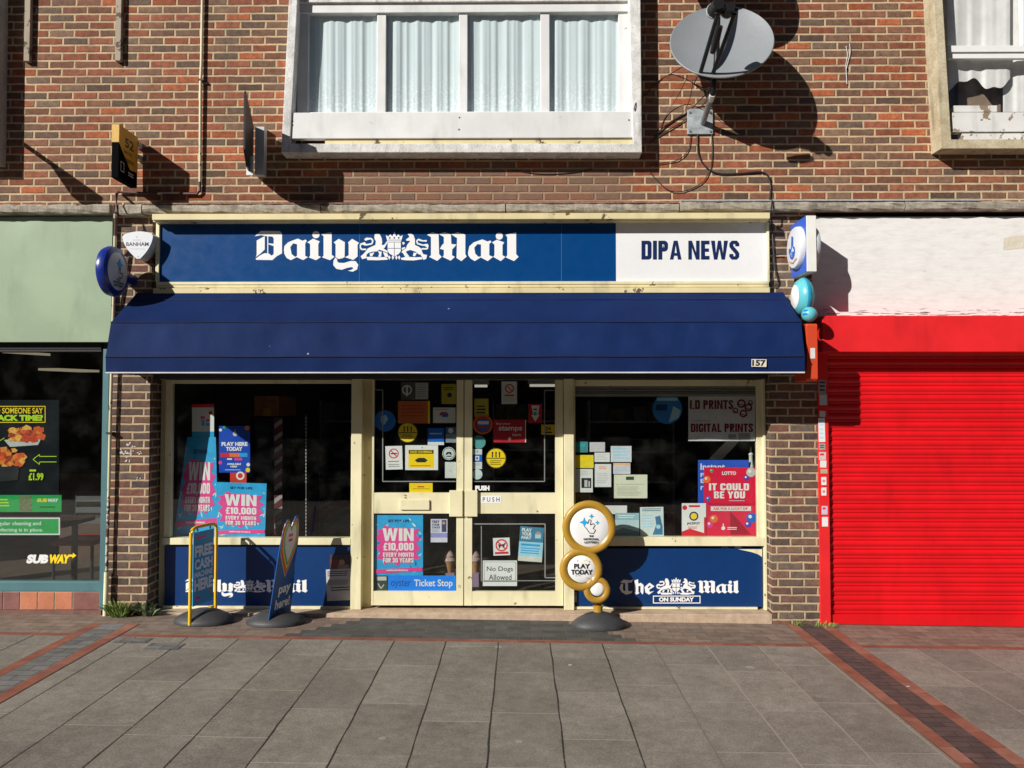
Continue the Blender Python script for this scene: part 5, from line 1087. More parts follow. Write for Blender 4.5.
bd = flat(26, 552.5, 76, 567, .030, None); bd.text('SUB', 26, 554.5, 47.5, 563.5, WHT, .07, slant=.22); bd.text('WAY', 47.8, 554.5, 69, 563.5, YEL, .07, slant=.22); bd.poly([(69, 554.6), (73, 554.6), (72.8, 552.6), (76.4, 555.6), (72.2, 558.4), (72.4, 556.6), (68.4, 556.6)], YEL)
bd.build('window_lettering', 'slanted white and yellow shop name lettering low on the takeaway window', 'lettering')
DKW = paint((.07, .035, .02), .5, .2, 8); CHR = paint((.03, .03, .032), .4, .1)
def chair(cx, cy, lb, seat=True):
    o = empty('cafe_chair', (cx, cy, .02), lb, 'chair'); 
    for sx in (-.2, .2):
        b = MB(); b.tube([(cx+sx, cy+.2, .02), (cx+sx, cy+.2, .95)], .016, CHR, 8); b.build('leg', o)
        b = MB(); b.tube([(cx+sx, cy-.2, .02), (cx+sx, cy-.2, .47)], .016, CHR, 8); b.build('leg', o)
    for z in (.64, .76, .88): b = MB(); b.box(cx-.2, cx+.2, cy+.185, cy+.215, z, z+.06, paint((.13, .13, .13), .4)); b.build('back_rail', o)
    b = MB(); b.box(cx-.22, cx+.22, cy-.23, cy+.21, .47, .53, paint(C(190, 60, 50), .4, .1)); b.build('seat', o, bevel=.02)
chair(W(84, 540, 1.2).x, 1.2, 'dark framed cafe chair with a red seat inside the takeaway')
o = empty('cafe_table', (W(50, 540, .75).x, .75, .02), 'dark cafe table with a brown top inside the takeaway window', 'table')
c = o.location; b = MB(); b.box(c.x-.75, c.x+.32, .45, 1.0, .74, .78, DKW); b.build('table_top', o, bevel=.006)
for sx in (-.6, .25): b = MB(); b.tube([(c.x+sx, .75, .02), (c.x+sx, .75, .74)], .03, CHR, 10); b.build('leg', o)
b = MB(); b.box(W(60, 500, 2.4).x, W(110, 500, 2.4).x, 2.4, 3.0, .02, 1.1, DKW); tag(b.build('serving_counter'), 'dark wooden serving counter deep inside the takeaway', 'counter')
for i, (a, t, c_, lb) in enumerate(((10, 350.5, 72, 'long beige ceiling light panel at the top of the takeaway window'), (2, 368, 24, 'small beige ceiling light panel at the left of the takeaway window'), (38, 378, 78, 'beige ceiling light panel lower in the takeaway window'))):
    Yc = 1.0+i*.9; p, q = W(a, t, Yc), W(c_, t, Yc); b = MB(); b.hexa([(p.x, Yc, 2.70-.16*i), (q.x-.25, Yc, 2.70-.16*i), (q.x, Yc+.5, 2.70-.16*i), (p.x+.25, Yc+.5, 2.70-.16*i), (p.x, Yc, 2.73-.16*i), (q.x-.25, Yc, 2.73-.16*i), (q.x, Yc+.5, 2.73-.16*i), (p.x+.25, Yc+.5, 2.73-.16*i)], emit((.75, .62, .42), .35))
    tag(b.build('light_panel'), lb, 'ceiling light', 'ceiling panels in the takeaway')

# ------------------------------------------------------------------ signs standing on the pavement
RUB = paint((.045, .045, .047), .55, .2, 12, .5)
def base_dome(o, c, r, h, sq=.68):
    b = MB(); b.lathe([(0, 0), (r, 0), (r*1.0, .018), (r*.97, .032), (r*.8, h*.55), (r*.5, h*.88), (r*.3, h), (0, h)], c, (0, 0, 1), RUB, 48)
    for p in b.v: p.y = c.y+(p.y-c.y)*sq
    return b.build('rubber_base', o, smooth=True)
YELT = paint(C(240, 190, 20), .3, .05, 8, .5)
c = Vector((W(205, 612, -.18).x, -.195, gz(-2.8)+.004))
o = empty('pavement_sign', c, 'blue cash machine sign in a yellow tube frame on a black rubber base', 'pavement sign')
b = base_dome(o, c, .26, .11)
A0 = W(191, 527.5, -.36); A1 = W(216.5, 523.5, -.035); gA = W(191, 626, -.46); gB = W(217, 599, .0)
zt_ = (A0.z+A1.z)/2; pts = [Vector((A0.x, A0.y, gz(A0.x)+.015))]
arc = []
for k in range(0, 13):
    t = k/12; a = math.pi*t
    s_ = .5-.5*math.cos(a)  # superelliptic shoulder
    e = abs(math.cos(a))**.45*(1 if math.cos(a) > 0 else -1); f = abs(math.sin(a))**.45
    q = (1-e)/2; arc.append(Vector((A0.x+(A1.x-A0.x)*q, A0.y+(A1.y-A0.y)*q, zt_-.085+.085*f)))
pts += [Vector((A0.x, A0.y, .3)), Vector((A0.x, A0.y, .6))]+arc+[Vector((A1.x, A1.y, .5)), Vector((A1.x, A1.y, gz(A1.x)+.05))]
b = MB(); b.tube(pts, .0145, YELT, 10); b.build('tube_frame', o, smooth=True)
def lp(t, z): return Vector((A0.x+(A1.x-A0.x)*t, A0.y+(A1.y-A0.y)*t, z))
zb0, zt0 = .185, zt_-.045
b4 = (lp(.10, zt0), lp(.90, zt0), lp(.90, zb0), lp(.10, zb0))
bd = Board(*b4, (0, 0, 100, 190), paint(C(70, 165, 210), .35, .05), .006)
LT = paint(C(240, 245, 248), .4, .04)
bd.text('FREE', 7, 36, 95, 66, LT, .05); bd.text('CASH', 7, 71, 95, 99, LT, .05); bd.text('MACHINE', 7, 103, 95, 119, LT, .04); bd.text('HERE', 7, 123, 95, 154, LT, .05); bd.rect(14, 168, 34, 176, PINK); bd.rect(12, 12, 60, 18, PINK); bd.circ(88, 165, 5, ORANGE)
b = bd.mb; b.build('sign_panel', o, recalc=False)
for t in (.25, .75):
    b = MB(); b.tube([lp(t, zt0+.04), lp(t, zt0+.005)], .006, INK, 6); b.build('hanging_ring', o)
b = MB(); b.box(A1.x-.02, A1.x+.02, A1.y-.12, A1.y-.08, .11, .145, YELT); b.build('clip', o)
# second sign: shaped board
c = Vector((W(278, 613, -.13).x, -.195, gz(-2.1)+.004))
o = empty('pavement_sign', c, 'blue board with a rainbow heart top reading pay here, on a black rubber base', 'pavement sign')
base_dome(o, c, .255, .105)
F0, F1 = W(268.5, 613, -.34), W(290.5, 602.5, -.03); T0, T1 = W(283.5, 519, -.34), W(298, 514, -.03)
F0.z = F1.z = .075; T1 = T0+(F1-F0)*.80
def sp(u, v): return (F0*(1-u)+F1*u)*v+(T0*(1-u)+T1*u)*(1-v)
nn = (F0-T0).cross(T1-T0).normalized()
shape = [(.0, 1), (.0, .75), (.0, .5), (.02, .25), (.06, .14), (.14, .055), (.25, .015), (.36, .02), (.46, .07), (.52, .10), (.58, .055), (.70, .0), (.82, .0), (.93, .05), (.99, .16), (1.0, .3), (.97, .42), (.93, .5), (1.0, .6), (1.0, 1)]
b = MB(); b.prism(shape, lambda u, v: sp(u, v)+nn*.003, lambda u, v: sp(u, v)-nn*.003, paint(C(20, 90, 165), .35, .05)); b.build('sign_board', o)
bd = Board(T0+nn*.003, T1+nn*.003, F1+nn*.003, F0+nn*.003, (0, 0, 1, 1), None)
def heart(m, cx=.5, cy=.30):
    sx, sy = .52*m, .33*m; return [(cx+sx*x, cy+sy*y) for x, y in ((0, .95), (-.35, .6), (-.75, .2), (-.92, -.2), (-.85, -.6), (-.55, -.85), (-.22, -.78), (0, -.5), (.22, -.78), (.55, -.85), (.85, -.6), (.92, -.2), (.75, .2), (.35, .6))]
for m, mt in ((1.0, paint(C(205, 190, 150), .4)), (.94, RED), (.87, ORANGE), (.80, YEL), (.73, GREEN), (.66, PALEBLUE), (.60, WHT)): bd.poly(heart(m, .5+.12*(1-m), .30-.10*(1-m)), mt)
bd.rect(.42, .17, .66, .20, PINK); bd.rect(.45, .22, .66, .25, PINK)
bd.text('pay', .28, .70, .86, .80, LT, .03); bd.text('here!', .20, .82, .88, .92, LT, .03); b = bd.build('artwork', parent=o)
# golden lottery stand
c = Vector((W(599, 614, -.17).x, -.165, gz(.7)))
o = empty('lottery_stand', c, 'golden stand of three stacked discs with white faces on a black rubber base', 'pavement sign')
base_dome(o, c+Vector((0, 0, .004)), .243, .12, .64)
GOLD = paint(C(172, 132, 46), .34, .1, 8, .5)
YD = -.13
def disc3(px, py, R_, rw, nm, wx=None, wy=None):
    cc = W(px, py, YD); s_ = (YD-CAMLOC.y)/F; Ro, Ri = R_*s_, rw*s_; wc = W(wx or px, wy or py, YD); tp = (Ro-Ri)*.5; t_ = .06
    b = MB(); prof = [(0, t_)]+[(Ri+tp+tp*math.cos(a), (.045)*math.sin(-a)) for a in [math.pi/2*-1+math.pi*k/12 for k in range(13)]][::1]
    prof = [(0, .05), (Ro-.02, .05)]+[(Ri+tp+tp*math.sin(math.pi*(1-k/14)), .0-.05*math.cos(math.pi*(1-k/14))*-1) for k in range(0)]
    for k in range(17):
        a = math.pi*k/16-math.pi*.25; prof.append((Ri+tp+tp*math.cos(a), -min(.034, tp*.75)*math.sin(a)))
    prof += [(Ri, -.012)]
    b.lathe(prof, cc, (0, 1, 0), GOLD, 56); p_ = b.build('gold_ring', o, smooth=True)
    b = MB(); b.lathe([(0, -.024), (Ri*.6, -.0225), (Ri*.9, -.018), (Ri*1.02, -.010)], wc, (0, 1, 0), WHT, 48); f_ = b.build('white_face', p_, smooth=True)
    return cc, Ri, wc, p_
c1, R1, w1, r1 = disc3(589, 527.3, 26.6, 19, 'a'); c2, R2, w2, r2 = disc3(581, 569.3, 21.3, 13.6, 'b', 581.6, 568.4); c3, R3, w3, r3 = disc3(597, 590, 13.3, 6.8, 'c', 597.3, 588.8)
b = MB(); b.lathe([(.045, .07), (.05, .1), (.04, .13), (.045, .18)], (W(598, 604, YD).x, YD, gz(.7)), (0, 0, 1), GOLD, 20); b.build('neck', o, smooth=True)
def facebd(px, py, r, parent):
    return flat(px-r, py-r, px+r, py+r, YD-.0265, None)
bd = facebd(589, 527.3, 19, r1)
def spark(x, y, r, m_): bd.poly([(x-r, y), (x-r*.25, y-r*.3), (x, y-r), (x+r*.25, y-r*.3), (x+r, y), (x+r*.25, y+r*.3), (x, y+r), (x-r*.25, y+r*.3)], m_)
spark(584.2, 522.3, 5, CYAN); spark(591.4, 516.2, 2.7, CYAN); spark(597.3, 522.6, 2.4, CYAN)
bd.line([(587.5, 524), (589, 519.6), (591, 520), (590.2, 525), (593.5, 523.5), (595, 525.5), (593, 528.5), (595.5, 530), (593.5, 533.5), (589.5, 533), (587, 529.5), (585, 527)], .55, INK)
bd.text('THE', 589, 535.2, 593.5, 537, INK, .05); bd.text('NATIONAL', 583.6, 538, 598.8, 540.2, INK, .04); bd.text('LOTTERY', 584.4, 541.2, 598.2, 543.3, INK, .04); bd.build('lettering', parent=r1)
bd = facebd(581, 568.4, 14, r2); bd.text('PLAY', 574, 563.8, 590, 568.6, INK, .04); bd.text('TODAY', 571, 569.6, 592.5, 574.6, INK, .04)
for k in range(22):
    a = rnd.uniform(0, 6.28); q = rnd.uniform(7, 11.5); x, y = 581.6+q*math.cos(a), 568.8+q*.95*math.sin(a)
    if 562.8 < y < 575.4: continue
    bd.circ(x, y, .55, rnd.choice([INK, PINK, YEL, CYAN]), n=5)
bd.build('lettering', parent=r2)

# ------------------------------------------------------------------ signs and boxes fixed to the wall
SHADEW = paint((.62, .64, .66), .4, .05)
# gold and black agent board
o = empty('projecting_sign', W(139, 150, 0), 'gold and black projecting agent board above the green fascia', 'projecting sign', None)
xr = W(118.6, 150, -.40).x; x1 = W(137.2, 150, -.08).x; xs = (xr+x1)/2; th = .062; zt_, zb_ = W(114, 124.5, -.40).z, W(108, 177.5, -.40).z; zm = W(114, 142, -.4).z
GOLDB = paint(C(205, 160, 55), .4, .08); BLK = paint((.003, .003, .0035), .7, .1, 6, .02)
b = MB(); b.box(xs-th, xs, -.40, -.07, zb_, zt_, BLK); b.build('sign_box', o, bevel=.002)
b = MB(); b.prism([(-.4015, zt_+.001), (-.0695, zt_+.001), (-.0695, zb_+.14), (-.20, zb_+.125), (-.4015, zm)], lambda y, z: Vector((xs-th-.0015, y, z)), lambda y, z: Vector((xs+.0015, y, z)), GOLDB); b.build('gold_panel', o)
bd = Board((xs+.002, -.40, zt_), (xs+.002, -.07, zt_), (xs+.002, -.07, zb_), (xs+.002, -.40, zb_), (0, 0, 100, 150), None)
OLIVE = paint(C(50, 36, 14), .5, .1); bd.n = Vector((1, 0, 0))
bd.text('52', 30, 24, 78, 52, OLIVE, .03); bd.text('let by', 26, 58, 70, 74, OLIVE, .01); bd.text('agent', 34, 80, 80, 96, OLIVE, .01); bd.frame(10, 100, 28, 128, 2, LGREY); bd.lines(50, 118, 82, 132, 2, LGREY); bd.build('lettering', parent=o)
b = MB(); b.box(xs-.03, xs+.012, -.07, .0, W(139, 146, -.03).z-.02, W(139, 146, -.03).z+.03, paint((.6, .6, .6), .4, .1, metal=.4)); b.box(xs-.03, xs+.012, -.07, 0, W(139, 158, -.03).z-.02, W(139, 158, -.03).z+.02, paint((.6, .6, .6), .4, .1, metal=.4)); b.build('wall_bracket', o)
# grey sign seen edge-on
o = empty('projecting_sign', W(262, 150, 0), 'grey projecting sign seen edge on, beside the wide bay window', 'projecting sign')
b = MB(); b.rbox(254.8, 126.5, 264.2, 175, -.075, -.0, paint((.56, .57, .59), .45, .08)); b.build('junction_box', o, bevel=.004)
xw = W(253.6, 150, -.06).x; zz = lambda v, y: W(250, v, y).z
b = MB(); b.prism([(-.06, zz(127, -.06)), (-.30, zz(112, -.3)), (-.60, zz(91, -.6)), (-.62, zz(97, -.62)), (-.615, zz(150, -.6)), (-.45, zz(166, -.45)), (-.20, zz(174, -.2)), (-.06, zz(174, -.06))],
    lambda y, z: Vector((xw+.22*(-y-.06)-.016, y, z)), lambda y, z: Vector((xw+.22*(-y-.06), y, z)), paint((.022, .02, .024), .5, .2, 6, .2)); b.build('sign_blade', o)
b = MB(); b.rbox(246.3, 156, 253, 175, -.30, -.28, WHITE_OLD); b.build('mounting_plate', o)

# steel bracket to the left of the frame whose shadow crosses the brickwork
o = empty('hanging_bracket', W(-2, 140, 0), 'steel sign bracket reaching out from the wall by the left bay window', 'bracket')
bz = W(1, 127, 0); bx = bz.x-.02
b = MB(); b.tube([(bx, 0, bz.z), (bx, -.86, bz.z)], .020, INK, 8); b.build('arm', o)
b = MB(); b.prism([(-.42, bz.z), (-.86, bz.z), (-.86, bz.z-.20), (-.62, bz.z-.16)], lambda y, z: Vector((bx-.008, y, z)), lambda y, z: Vector((bx+.008, y, z)), INK); b.build('hanging_plate', o)
# white shield alarm box
o = empty('alarm_box', W(138.5, 250, -.06), 'white shield shaped alarm box on the left brick pier', 'alarm box')
def shield(m=1.0, cx=137, cy=246.5):
    cs = [(121.8, 235.5), (153.2, 234), (138.6, 260.2)]; out = []
    for a in range(3):
        p, q = Vector(cs[a]), Vector(cs[(a+1) % 3]); g_ = Vector((cx, cy)); mid = (p+q)/2; nrm = (mid-g_).normalized()
        for k in range(9):
            t = .06+.88*k/8; v = p.lerp(q, t)+nrm*(3.4*4*t*(1-t)); v = g_+(v-g_)*m; out.append((v.x, v.y))
    return out
b = MB(); b.prism(shield(), lambda u, v: W(u, v, -.135), lambda u, v: (lambda p: Vector((p.x, .0, p.z)))(W(u, v, -.135)), paint((.74, .76, .80), .35, .03)); b.build('shield_cover', o, bevel=.006)
bd = flat(121, 231, 154, 262, -.1356, None); bd.text('BANHAM', 126.2, 242.2, 148.6, 246, paint(C(60, 60, 75), .5), .02); bd.rect(133, 239.6, 141, 240.3, LGREY); bd.rect(130, 248.6, 145, 249.2, LGREY); bd.circ(137, 237, .6, GREY, n=8); bd.circ(138, 256.4, .6, GREY, n=8); bd.build('lettering', parent=o)
# round blue projecting sign
o = empty('projecting_sign', W(133, 277, 0), 'round dark blue projecting sign with a white face by the left pier', 'projecting sign')
cb = W(112, 271.5, -.30); cb = Vector((W(112.5, 271.5, -.30).x, -.30, cb.z)); BLUEM = paint(C(20, 45, 135), .3, .08, 4, .5)
b = MB(); r = .222; b.lathe([(0, -.045), (r*.8, -.045), (r*.95, -.035), (r, 0), (r*.95, .035), (r*.78, .047), (0, .047)], cb, (1, 0, 0), BLUEM, 56); b.build('rim', o, smooth=True)
b = MB(); b.lathe([(0, .056), (r*.6, .053), (r*.77, .046)], cb, (1, 0, 0), SHADEW, 48); b.build('white_face', o, smooth=True)
b = MB(); b.tube([cb+Vector((0, .18, -.03)), (cb.x+.02, .0, cb.z-.03)], .055, BLUEM, 16); b.build('wall_arm', o, smooth=True)
bd = Board(cb+Vector((.058, -r*.75, r*.75)), cb+Vector((.058, r*.75, r*.75)), cb+Vector((.058, r*.75, -r*.75)), cb+Vector((.058, -r*.75, -r*.75)), (0, 0, 100, 100), None); bd.n = Vector((1, 0, 0))
bd.poly([(38, 30), (48, 26), (54, 12), (60, 26), (72, 30), (60, 36), (56, 48), (48, 36)], CYAN); bd.line([(48, 56), (52, 40), (58, 42), (56, 54), (68, 52), (66, 62), (58, 68), (50, 64)], 2.5, INK); bd.text('THE', 38, 70, 56, 75, INK, .04); bd.text('NATIONAL', 22, 77, 78, 83, INK, .04); bd.text('LOTTERY', 26, 85, 74, 91, INK, .04); bd.build('lettering', parent=o)
# square lottery light box on the right
o = empty('projecting_sign', W(797, 247, 0), 'square blue and white projecting light box with domed white faces on the right pier', 'projecting sign')
xa, xb = W(806.5, 243, -.40).x, W(816.5, 243, -.40).x; zt_, zb_ = W(811, 215.5, -.40).z, W(811, 271.5, -.40).z
b = MB(); b.box(xa, xb, -.40, -.03, zb_, zt_, paint((.82, .81, .76), .4, .05)); b.build('case', o, bevel=.004)
BOXB = paint(C(55, 95, 200), .4, .05)
for s_, x in ((-1, xa), (1, xb)):
    b = MB(); b.box(min(x, x+s_*.004), max(x, x+s_*.004), -.397 if s_ < 0 else -.33, -.032, zb_+.003, zt_-.003, BOXB if s_ < 0 else WHT); f_ = b.build('side_panel', o)
    cc = Vector((x+s_*.004, -.212, (zt_+zb_)/2+.0)); r = .184
    b = MB(); b.lathe([(r*1.02, 0), (r*1.0, s_*.03), (r*.95, s_*.040), (r*.6, s_*.047), (0, s_*.050)], cc, (1, 0, 0), paint((.66, .68, .72), .3, .03), 48); b.build('dome_face', f_, smooth=True)
    if s_ < 0:
        bd = Board((cc.x-.052, -.04, cc.z+.175), (cc.x-.052, -.39, cc.z+.175), (cc.x-.052, -.39, cc.z-.175), (cc.x-.052, -.04, cc.z-.175), (0, 0, 100, 100), None); bd.n = Vector((-1, 0, 0))
        bd.line([(46, 20), (44, 44), (36, 58), (28, 48), (26, 54), (36, 72), (50, 76), (62, 68), (64, 54), (56, 50), (52, 46), (52, 22)], 6, BOXB); bd.rect(42, 60, 58, 70, paint(C(40, 120, 200), .4)); bd.line([(24, 80), (50, 88), (76, 80)], 3, paint(C(210, 160, 120), .5)); bd.build('lettering', parent=f_)
b = MB(); b.box((xa+xb)/2-.02, (xa+xb)/2+.02, -.04, 0, zb_+.1, zb_+.16, INK); b.build('wall_arm', o)
# turquoise bill payment sign
TQ = paint(C(95, 185, 195), .35, .06, 5, .5); TQD = paint(C(40, 150, 190), .4, .05)
o = empty('projecting_sign', W(800, 295, 0), 'turquoise double dome projecting sign with a small ball below the lottery light box', 'projecting sign')
cc = W(802.5, 297, -.20); r = .168
b = MB(); b.lathe([(0, -.085), (r*.55, -.075), (r*.85, -.05), (r, -.012), (r, .012), (r*.85, .05), (r*.55, .075), (0, .085)], cc, (1, .06, 0), TQ, 40); b.build('dome', o, smooth=True)
b = MB(); b.lathe([(r*1.01, -.013), (r*1.03, 0), (r*1.01, .013)], cc, (1, .06, 0), TQD, 40); b.build('rim', o, smooth=True)
b = MB(); b.lathe([(0, -.0885), (r*.4, -.084), (r*.62, -.071)], cc, (1, .06, 0), WHT, 30); b.build('white_face', o, smooth=True)
cc2 = W(809.3, 314.5, -.36); r = .066
b = MB(); b.lathe([(r*math.sin(math.pi*k/14), -r*math.cos(math.pi*k/14)) for k in range(15)], cc2, (0, 0, 1), TQ, 28); b.build('ball', o, smooth=True)
bd = flat(803, 310, 814, 320, -.36, None)
for k, (u, wd) in enumerate(((804.6, 3.0), (804.6, 3.4))):
    b = MB(); 
    z0 = .022-.032*k
    rows = [[cc2+Vector((math.cos(a)*math.sqrt(r*r-(z0+dz)**2)*1.012, math.sin(a)*math.sqrt(r*r-(z0+dz)**2)*1.012, z0+dz)) for a in [R(195+q*6) for q in range(8)]] for dz in (0, .016)]
    b.grid(rows, paint(C(20, 110, 190), .4)); b.build('ball_stripe', o)
b = MB(); b.box(cc.x-.02, cc.x+.02, -.08, 0, cc.z-.03, cc.z+.03, INK); b.tube([cc+Vector((0, -.1, -.1)), cc2], .02, TQ, 8); b.build('wall_arm', o)
# orange-red post sign
o = empty('projecting_sign', W(806, 350, 0), 'narrow orange red projecting sign with a white tag at the right end of the awning', 'projecting sign')
xa, xb = W(806.8, 352, -.50).x, W(817.8, 352, -.50).x; zt_, zb_ = W(812, 323.5, -.50).z, W(812, 381, -.50).z
OR = paint(C(205, 72, 40), .4, .05)
b = MB(); yz = [(-.50, zt_-.02), (-.495, zt_-.006), (-.48, zt_), (-.2, zt_), (-.2, zb_), (-.46, zb_), (-.485, zb_+.006), (-.498, zb_+.02)]
b.prism(yz, lambda y, z: Vector((xa, y, z)), lambda y, z: Vector((xb, y, z)), OR); b.build('sign_case', o, bevel=.004)
b = MB(); b.rbox(810.5, 348, 815.2, 358.5, -.5025, -.4995, paint((.7, .68, .66), .5)); b.build('white_tag', o)
b = MB(); b.box(xa+.02, xb-.02, -.21, 0, zb_+.2, zb_+.26, INK); b.build('wall_arm', o)

# ------------------------------------------------------------------ satellite dishes
STEEL = paint((.30, .31, .32), .4, .15, 12, .5, metal=.5); DARKST = paint((.014, .014, .016), .45, .15, 12, .3)
DISHM = paint((.245, .262, .278), .42, .06, 3, .5)
def dish(o, c, nrm, rx, ry, roll, feed, cap=True):
    nrm = Vector(nrm).normalized(); up = Vector((0, 0, 1)); sx = up.cross(nrm).normalized(); sy = nrm.cross(sx).normalized()
    ca, sa = math.cos(roll), math.sin(roll); ax, ay = sx*ca+sy*sa, sy*ca-sx*sa
    b = MB(); rows = []; n = 64
    for k in range(13):
        t = .001+k/12; rows.append([c+ax*(rx*t*math.cos(q*2*math.pi/n))+ay*(ry*t*math.sin(q*2*math.pi/n))+nrm*(.085*(t*t-1)) for q in range(n)])
    t = 1.0
    rows.append([c+ax*((rx+.006)*math.cos(q*2*math.pi/n))+ay*((ry+.006)*math.sin(q*2*math.pi/n))-nrm*.004 for q in range(n)])
    rows.append([c+ax*((rx+.005)*math.cos(q*2*math.pi/n))+ay*((ry+.005)*math.sin(q*2*math.pi/n))-nrm*.016 for q in range(n)])
    for k in range(12, -1, -1):
        t = .001+k/12; rows.append([c+ax*(rx*t*math.cos(q*2*math.pi/n))+ay*(ry*t*math.sin(q*2*math.pi/n))+nrm*(.085*(t*t-1)-.014) for q in range(n)])
    b.grid(rows, DISHM, True); b.build('reflector', o, smooth=True)
    return sx, sy, nrm
wallp = W(700, 121, 0)
o = empty('satellite_dish', wallp, 'large grey satellite dish on a wall bracket right of the wide bay window', 'satellite dish', 'satellite dishes')
dc = W(721.5, 40.5, -.40)
view = (CAMLOC-dc).normalized()
nrm = Vector((-.12, -.80, .33))
dish(o, dc, nrm, .436, .415, R(-16), None)
b = MB(); b.rbox(687.5, 108.5, 713, 134, -.022, 0, paint((.36, .40, .42), .5, .3, 14)); b.build('wall_plate', o, bevel=.003)
for u, v in ((690, 112), (710.5, 112), (690, 131), (710.5, 131)): b = MB(); b.lathe([(0, 0), (.01, 0), (.01, .008), (0, .008)], W(u, v, -.03), (0, 1, 0), STEEL, 6); b.build('bolt', o)
p0 = W(703, 123, -.02); p1 = W(710.5, 100, -.30); p2 = W(714, 83, -.44); p3 = W(720, -70, -.44)
b = MB(); b.tube([p0, p1], .026, STEEL, 14); b.tube([p1, W(712.5, 94, -.38)], .028, WHT, 14); b.build('bracket_arm', o, smooth=True)
b = MB(); b.tube([W(712.3, 95, -.37), p2, W(716.5, 60, -.445), p3], .024, DARKST, 14); b.build('mast', o, smooth=True)
feed = W(724, 4, -1.02)
for a, c_ in (((699.5, 76), (718.5, 12)), ((711, 79), (734.5, 14))):
    b = MB(); b.tube([W(a[0], a[1], -.46), W(c_[0], c_[1], -.98)], .018, DARKST, 8); b.build('feed_arm', o)
b = MB(); b.tube([W(699.3, 76.5, -.455), W(711.5, 80, -.455)], .013, DARKST, 8); b.build('cross_bar', o)
b = MB(); b.tube([W(712.5, 53, -.80), W(716, 40, -.88), W(719.5, 26, -.96)], [.022, .032, .028], DARKST, 12); b.tube([W(712.8, 54, -.80), W(713.6, 47, -.84)], .0165, LGREY, 12); b.build('switch_box', o, smooth=True)
b = MB(); b.tube([W(716, 14, -.98), W(723, 8, -1.03), W(737, 10, -.98)], .017, DARKST, 10); b.build('feed_bracket', o, smooth=True)
for u, v, s_ in ((719, 3, 1.0), (731, 6, .8)):
    b = MB(); q = W(u, v, -1.05); b.tube([q, q+Vector((0, .14, .015))*s_], [.045*s_, .06*s_], DARKST, 14); b.tube([q+Vector((0, .14, .015))*s_, q+Vector((0, .16, .017))*s_], .064*s_, LGREY, 14); b.build('feed_horn', o, smooth=True)
b = MB(); b.tube([W(697, 77, -.45), W(694, 84, -.42), W(702, 90, -.40), W(710, 88, -.42)], .007, DARKST, 8); b.build('cable_loop', o, smooth=True)
o2 = empty('satellite_dish', W(720, -60, -.44), 'second grey satellite dish higher on the same mast, above the first', 'satellite dish', 'satellite dishes')
dc2 = W(711, -58, -.37); dish(o2, dc2, nrm, .40, .40, R(-12), None)
def cable(pts, r, m_, label, Y=-.012, name='cable', cat='cable'):
    P = [W(p[0], p[1], p[2] if len(p) > 2 else Y) for p in pts]; out = []
    for k in range(len(P)-1):
        a, b_, c_, d = P[max(k-1, 0)], P[k], P[k+1], P[min(k+2, len(P)-1)]
        for q in range(6):
            t = q/6; out.append(.5*((2*b_)+(c_-a)*t+(2*a-5*b_+4*c_-d)*t*t+(3*b_-a-3*c_+d)*t**3))
    out.append(P[-1]); b = MB(); b.tube(out, r, m_, 6); return tag(b.build(name, smooth=True), label, cat)
CB = paint((.025, .024, .024), .5, .1)
cable([(697.5, 133), (698, 152), (705, 166), (718, 173.5), (740, 173.5), (760, 172), (768, 176), (770.5, 186), (770, 200)], .0075, CB, 'thick black cable curving from the dish bracket down to the cornice')
cable([(711.5, 130), (712, 160), (706, 178), (695, 187), (680, 192), (668, 190), (655, 178), (649, 171)], .0042, CB, 'thin black cable looping below the dish bracket')
cable([(691, 134), (688, 150), (678, 160), (660, 163.5), (650, 165)], .0038, CB, 'thin faint cable running left from under the dish bracket')
cable([(709, 92, -.2), (700, 100, -.05), (688, 112), (672, 121), (662, 129), (654, 137)], .0055, CB, 'black cable sagging from the mast to the bay window, uppermost')
cable([(713, 94, -.2), (702, 106, -.03), (688, 118), (672, 128), (660, 135), (650, 142)], .0048, CB, 'black cable sagging from the mast to the bay window, lower of two')
cable([(693, 80, -.35), (690, 98, -.1), (682, 114), (664, 126)], .0035, CB, 'thin cable hanging from the dish rim to the brickwork')
cable([(688, 75, -.35), (680, 92, -.1), (668, 112), (660, 128)], .0032, CB, 'thinnest cable slanting from the dish rim towards the bay')
cable([(687, 64, -.2), (672, 73), (656, 83), (644, 96, -.05), (636, 103, -.17), (634, 110, -.18)], .0045, CB, 'black cable entering the bay window at its right jamb')
cable([(512, 170), (540, 174), (570, 173), (592, 169)], .0035, CB, 'thin black cable drooping below the wide bay window', -.006)
cable([(772, 200, -.11), (771, 213, -.12), (772, 224, -.03), (773, 245, -.02), (775, 268, -.02), (778, 281, -.02), (775, 286, -.02), (769, 282, -.02), (769, 262, -.02), (773, 256, -.02), (782, 254, -.03)], .0065, CB, 'black cable hanging in a loop on the right pier')
cable([(846, 46), (847.5, 55), (846, 64), (846.5, 76), (847, 84)], .0035, LGREY, 'short white wire hanging on the brick right of the dish')
cable([(849.5, 43.5), (850.2, 52), (848.4, 60), (846, 70)], .0035, LGREY, 'second short white wire crossing the first on the brick')
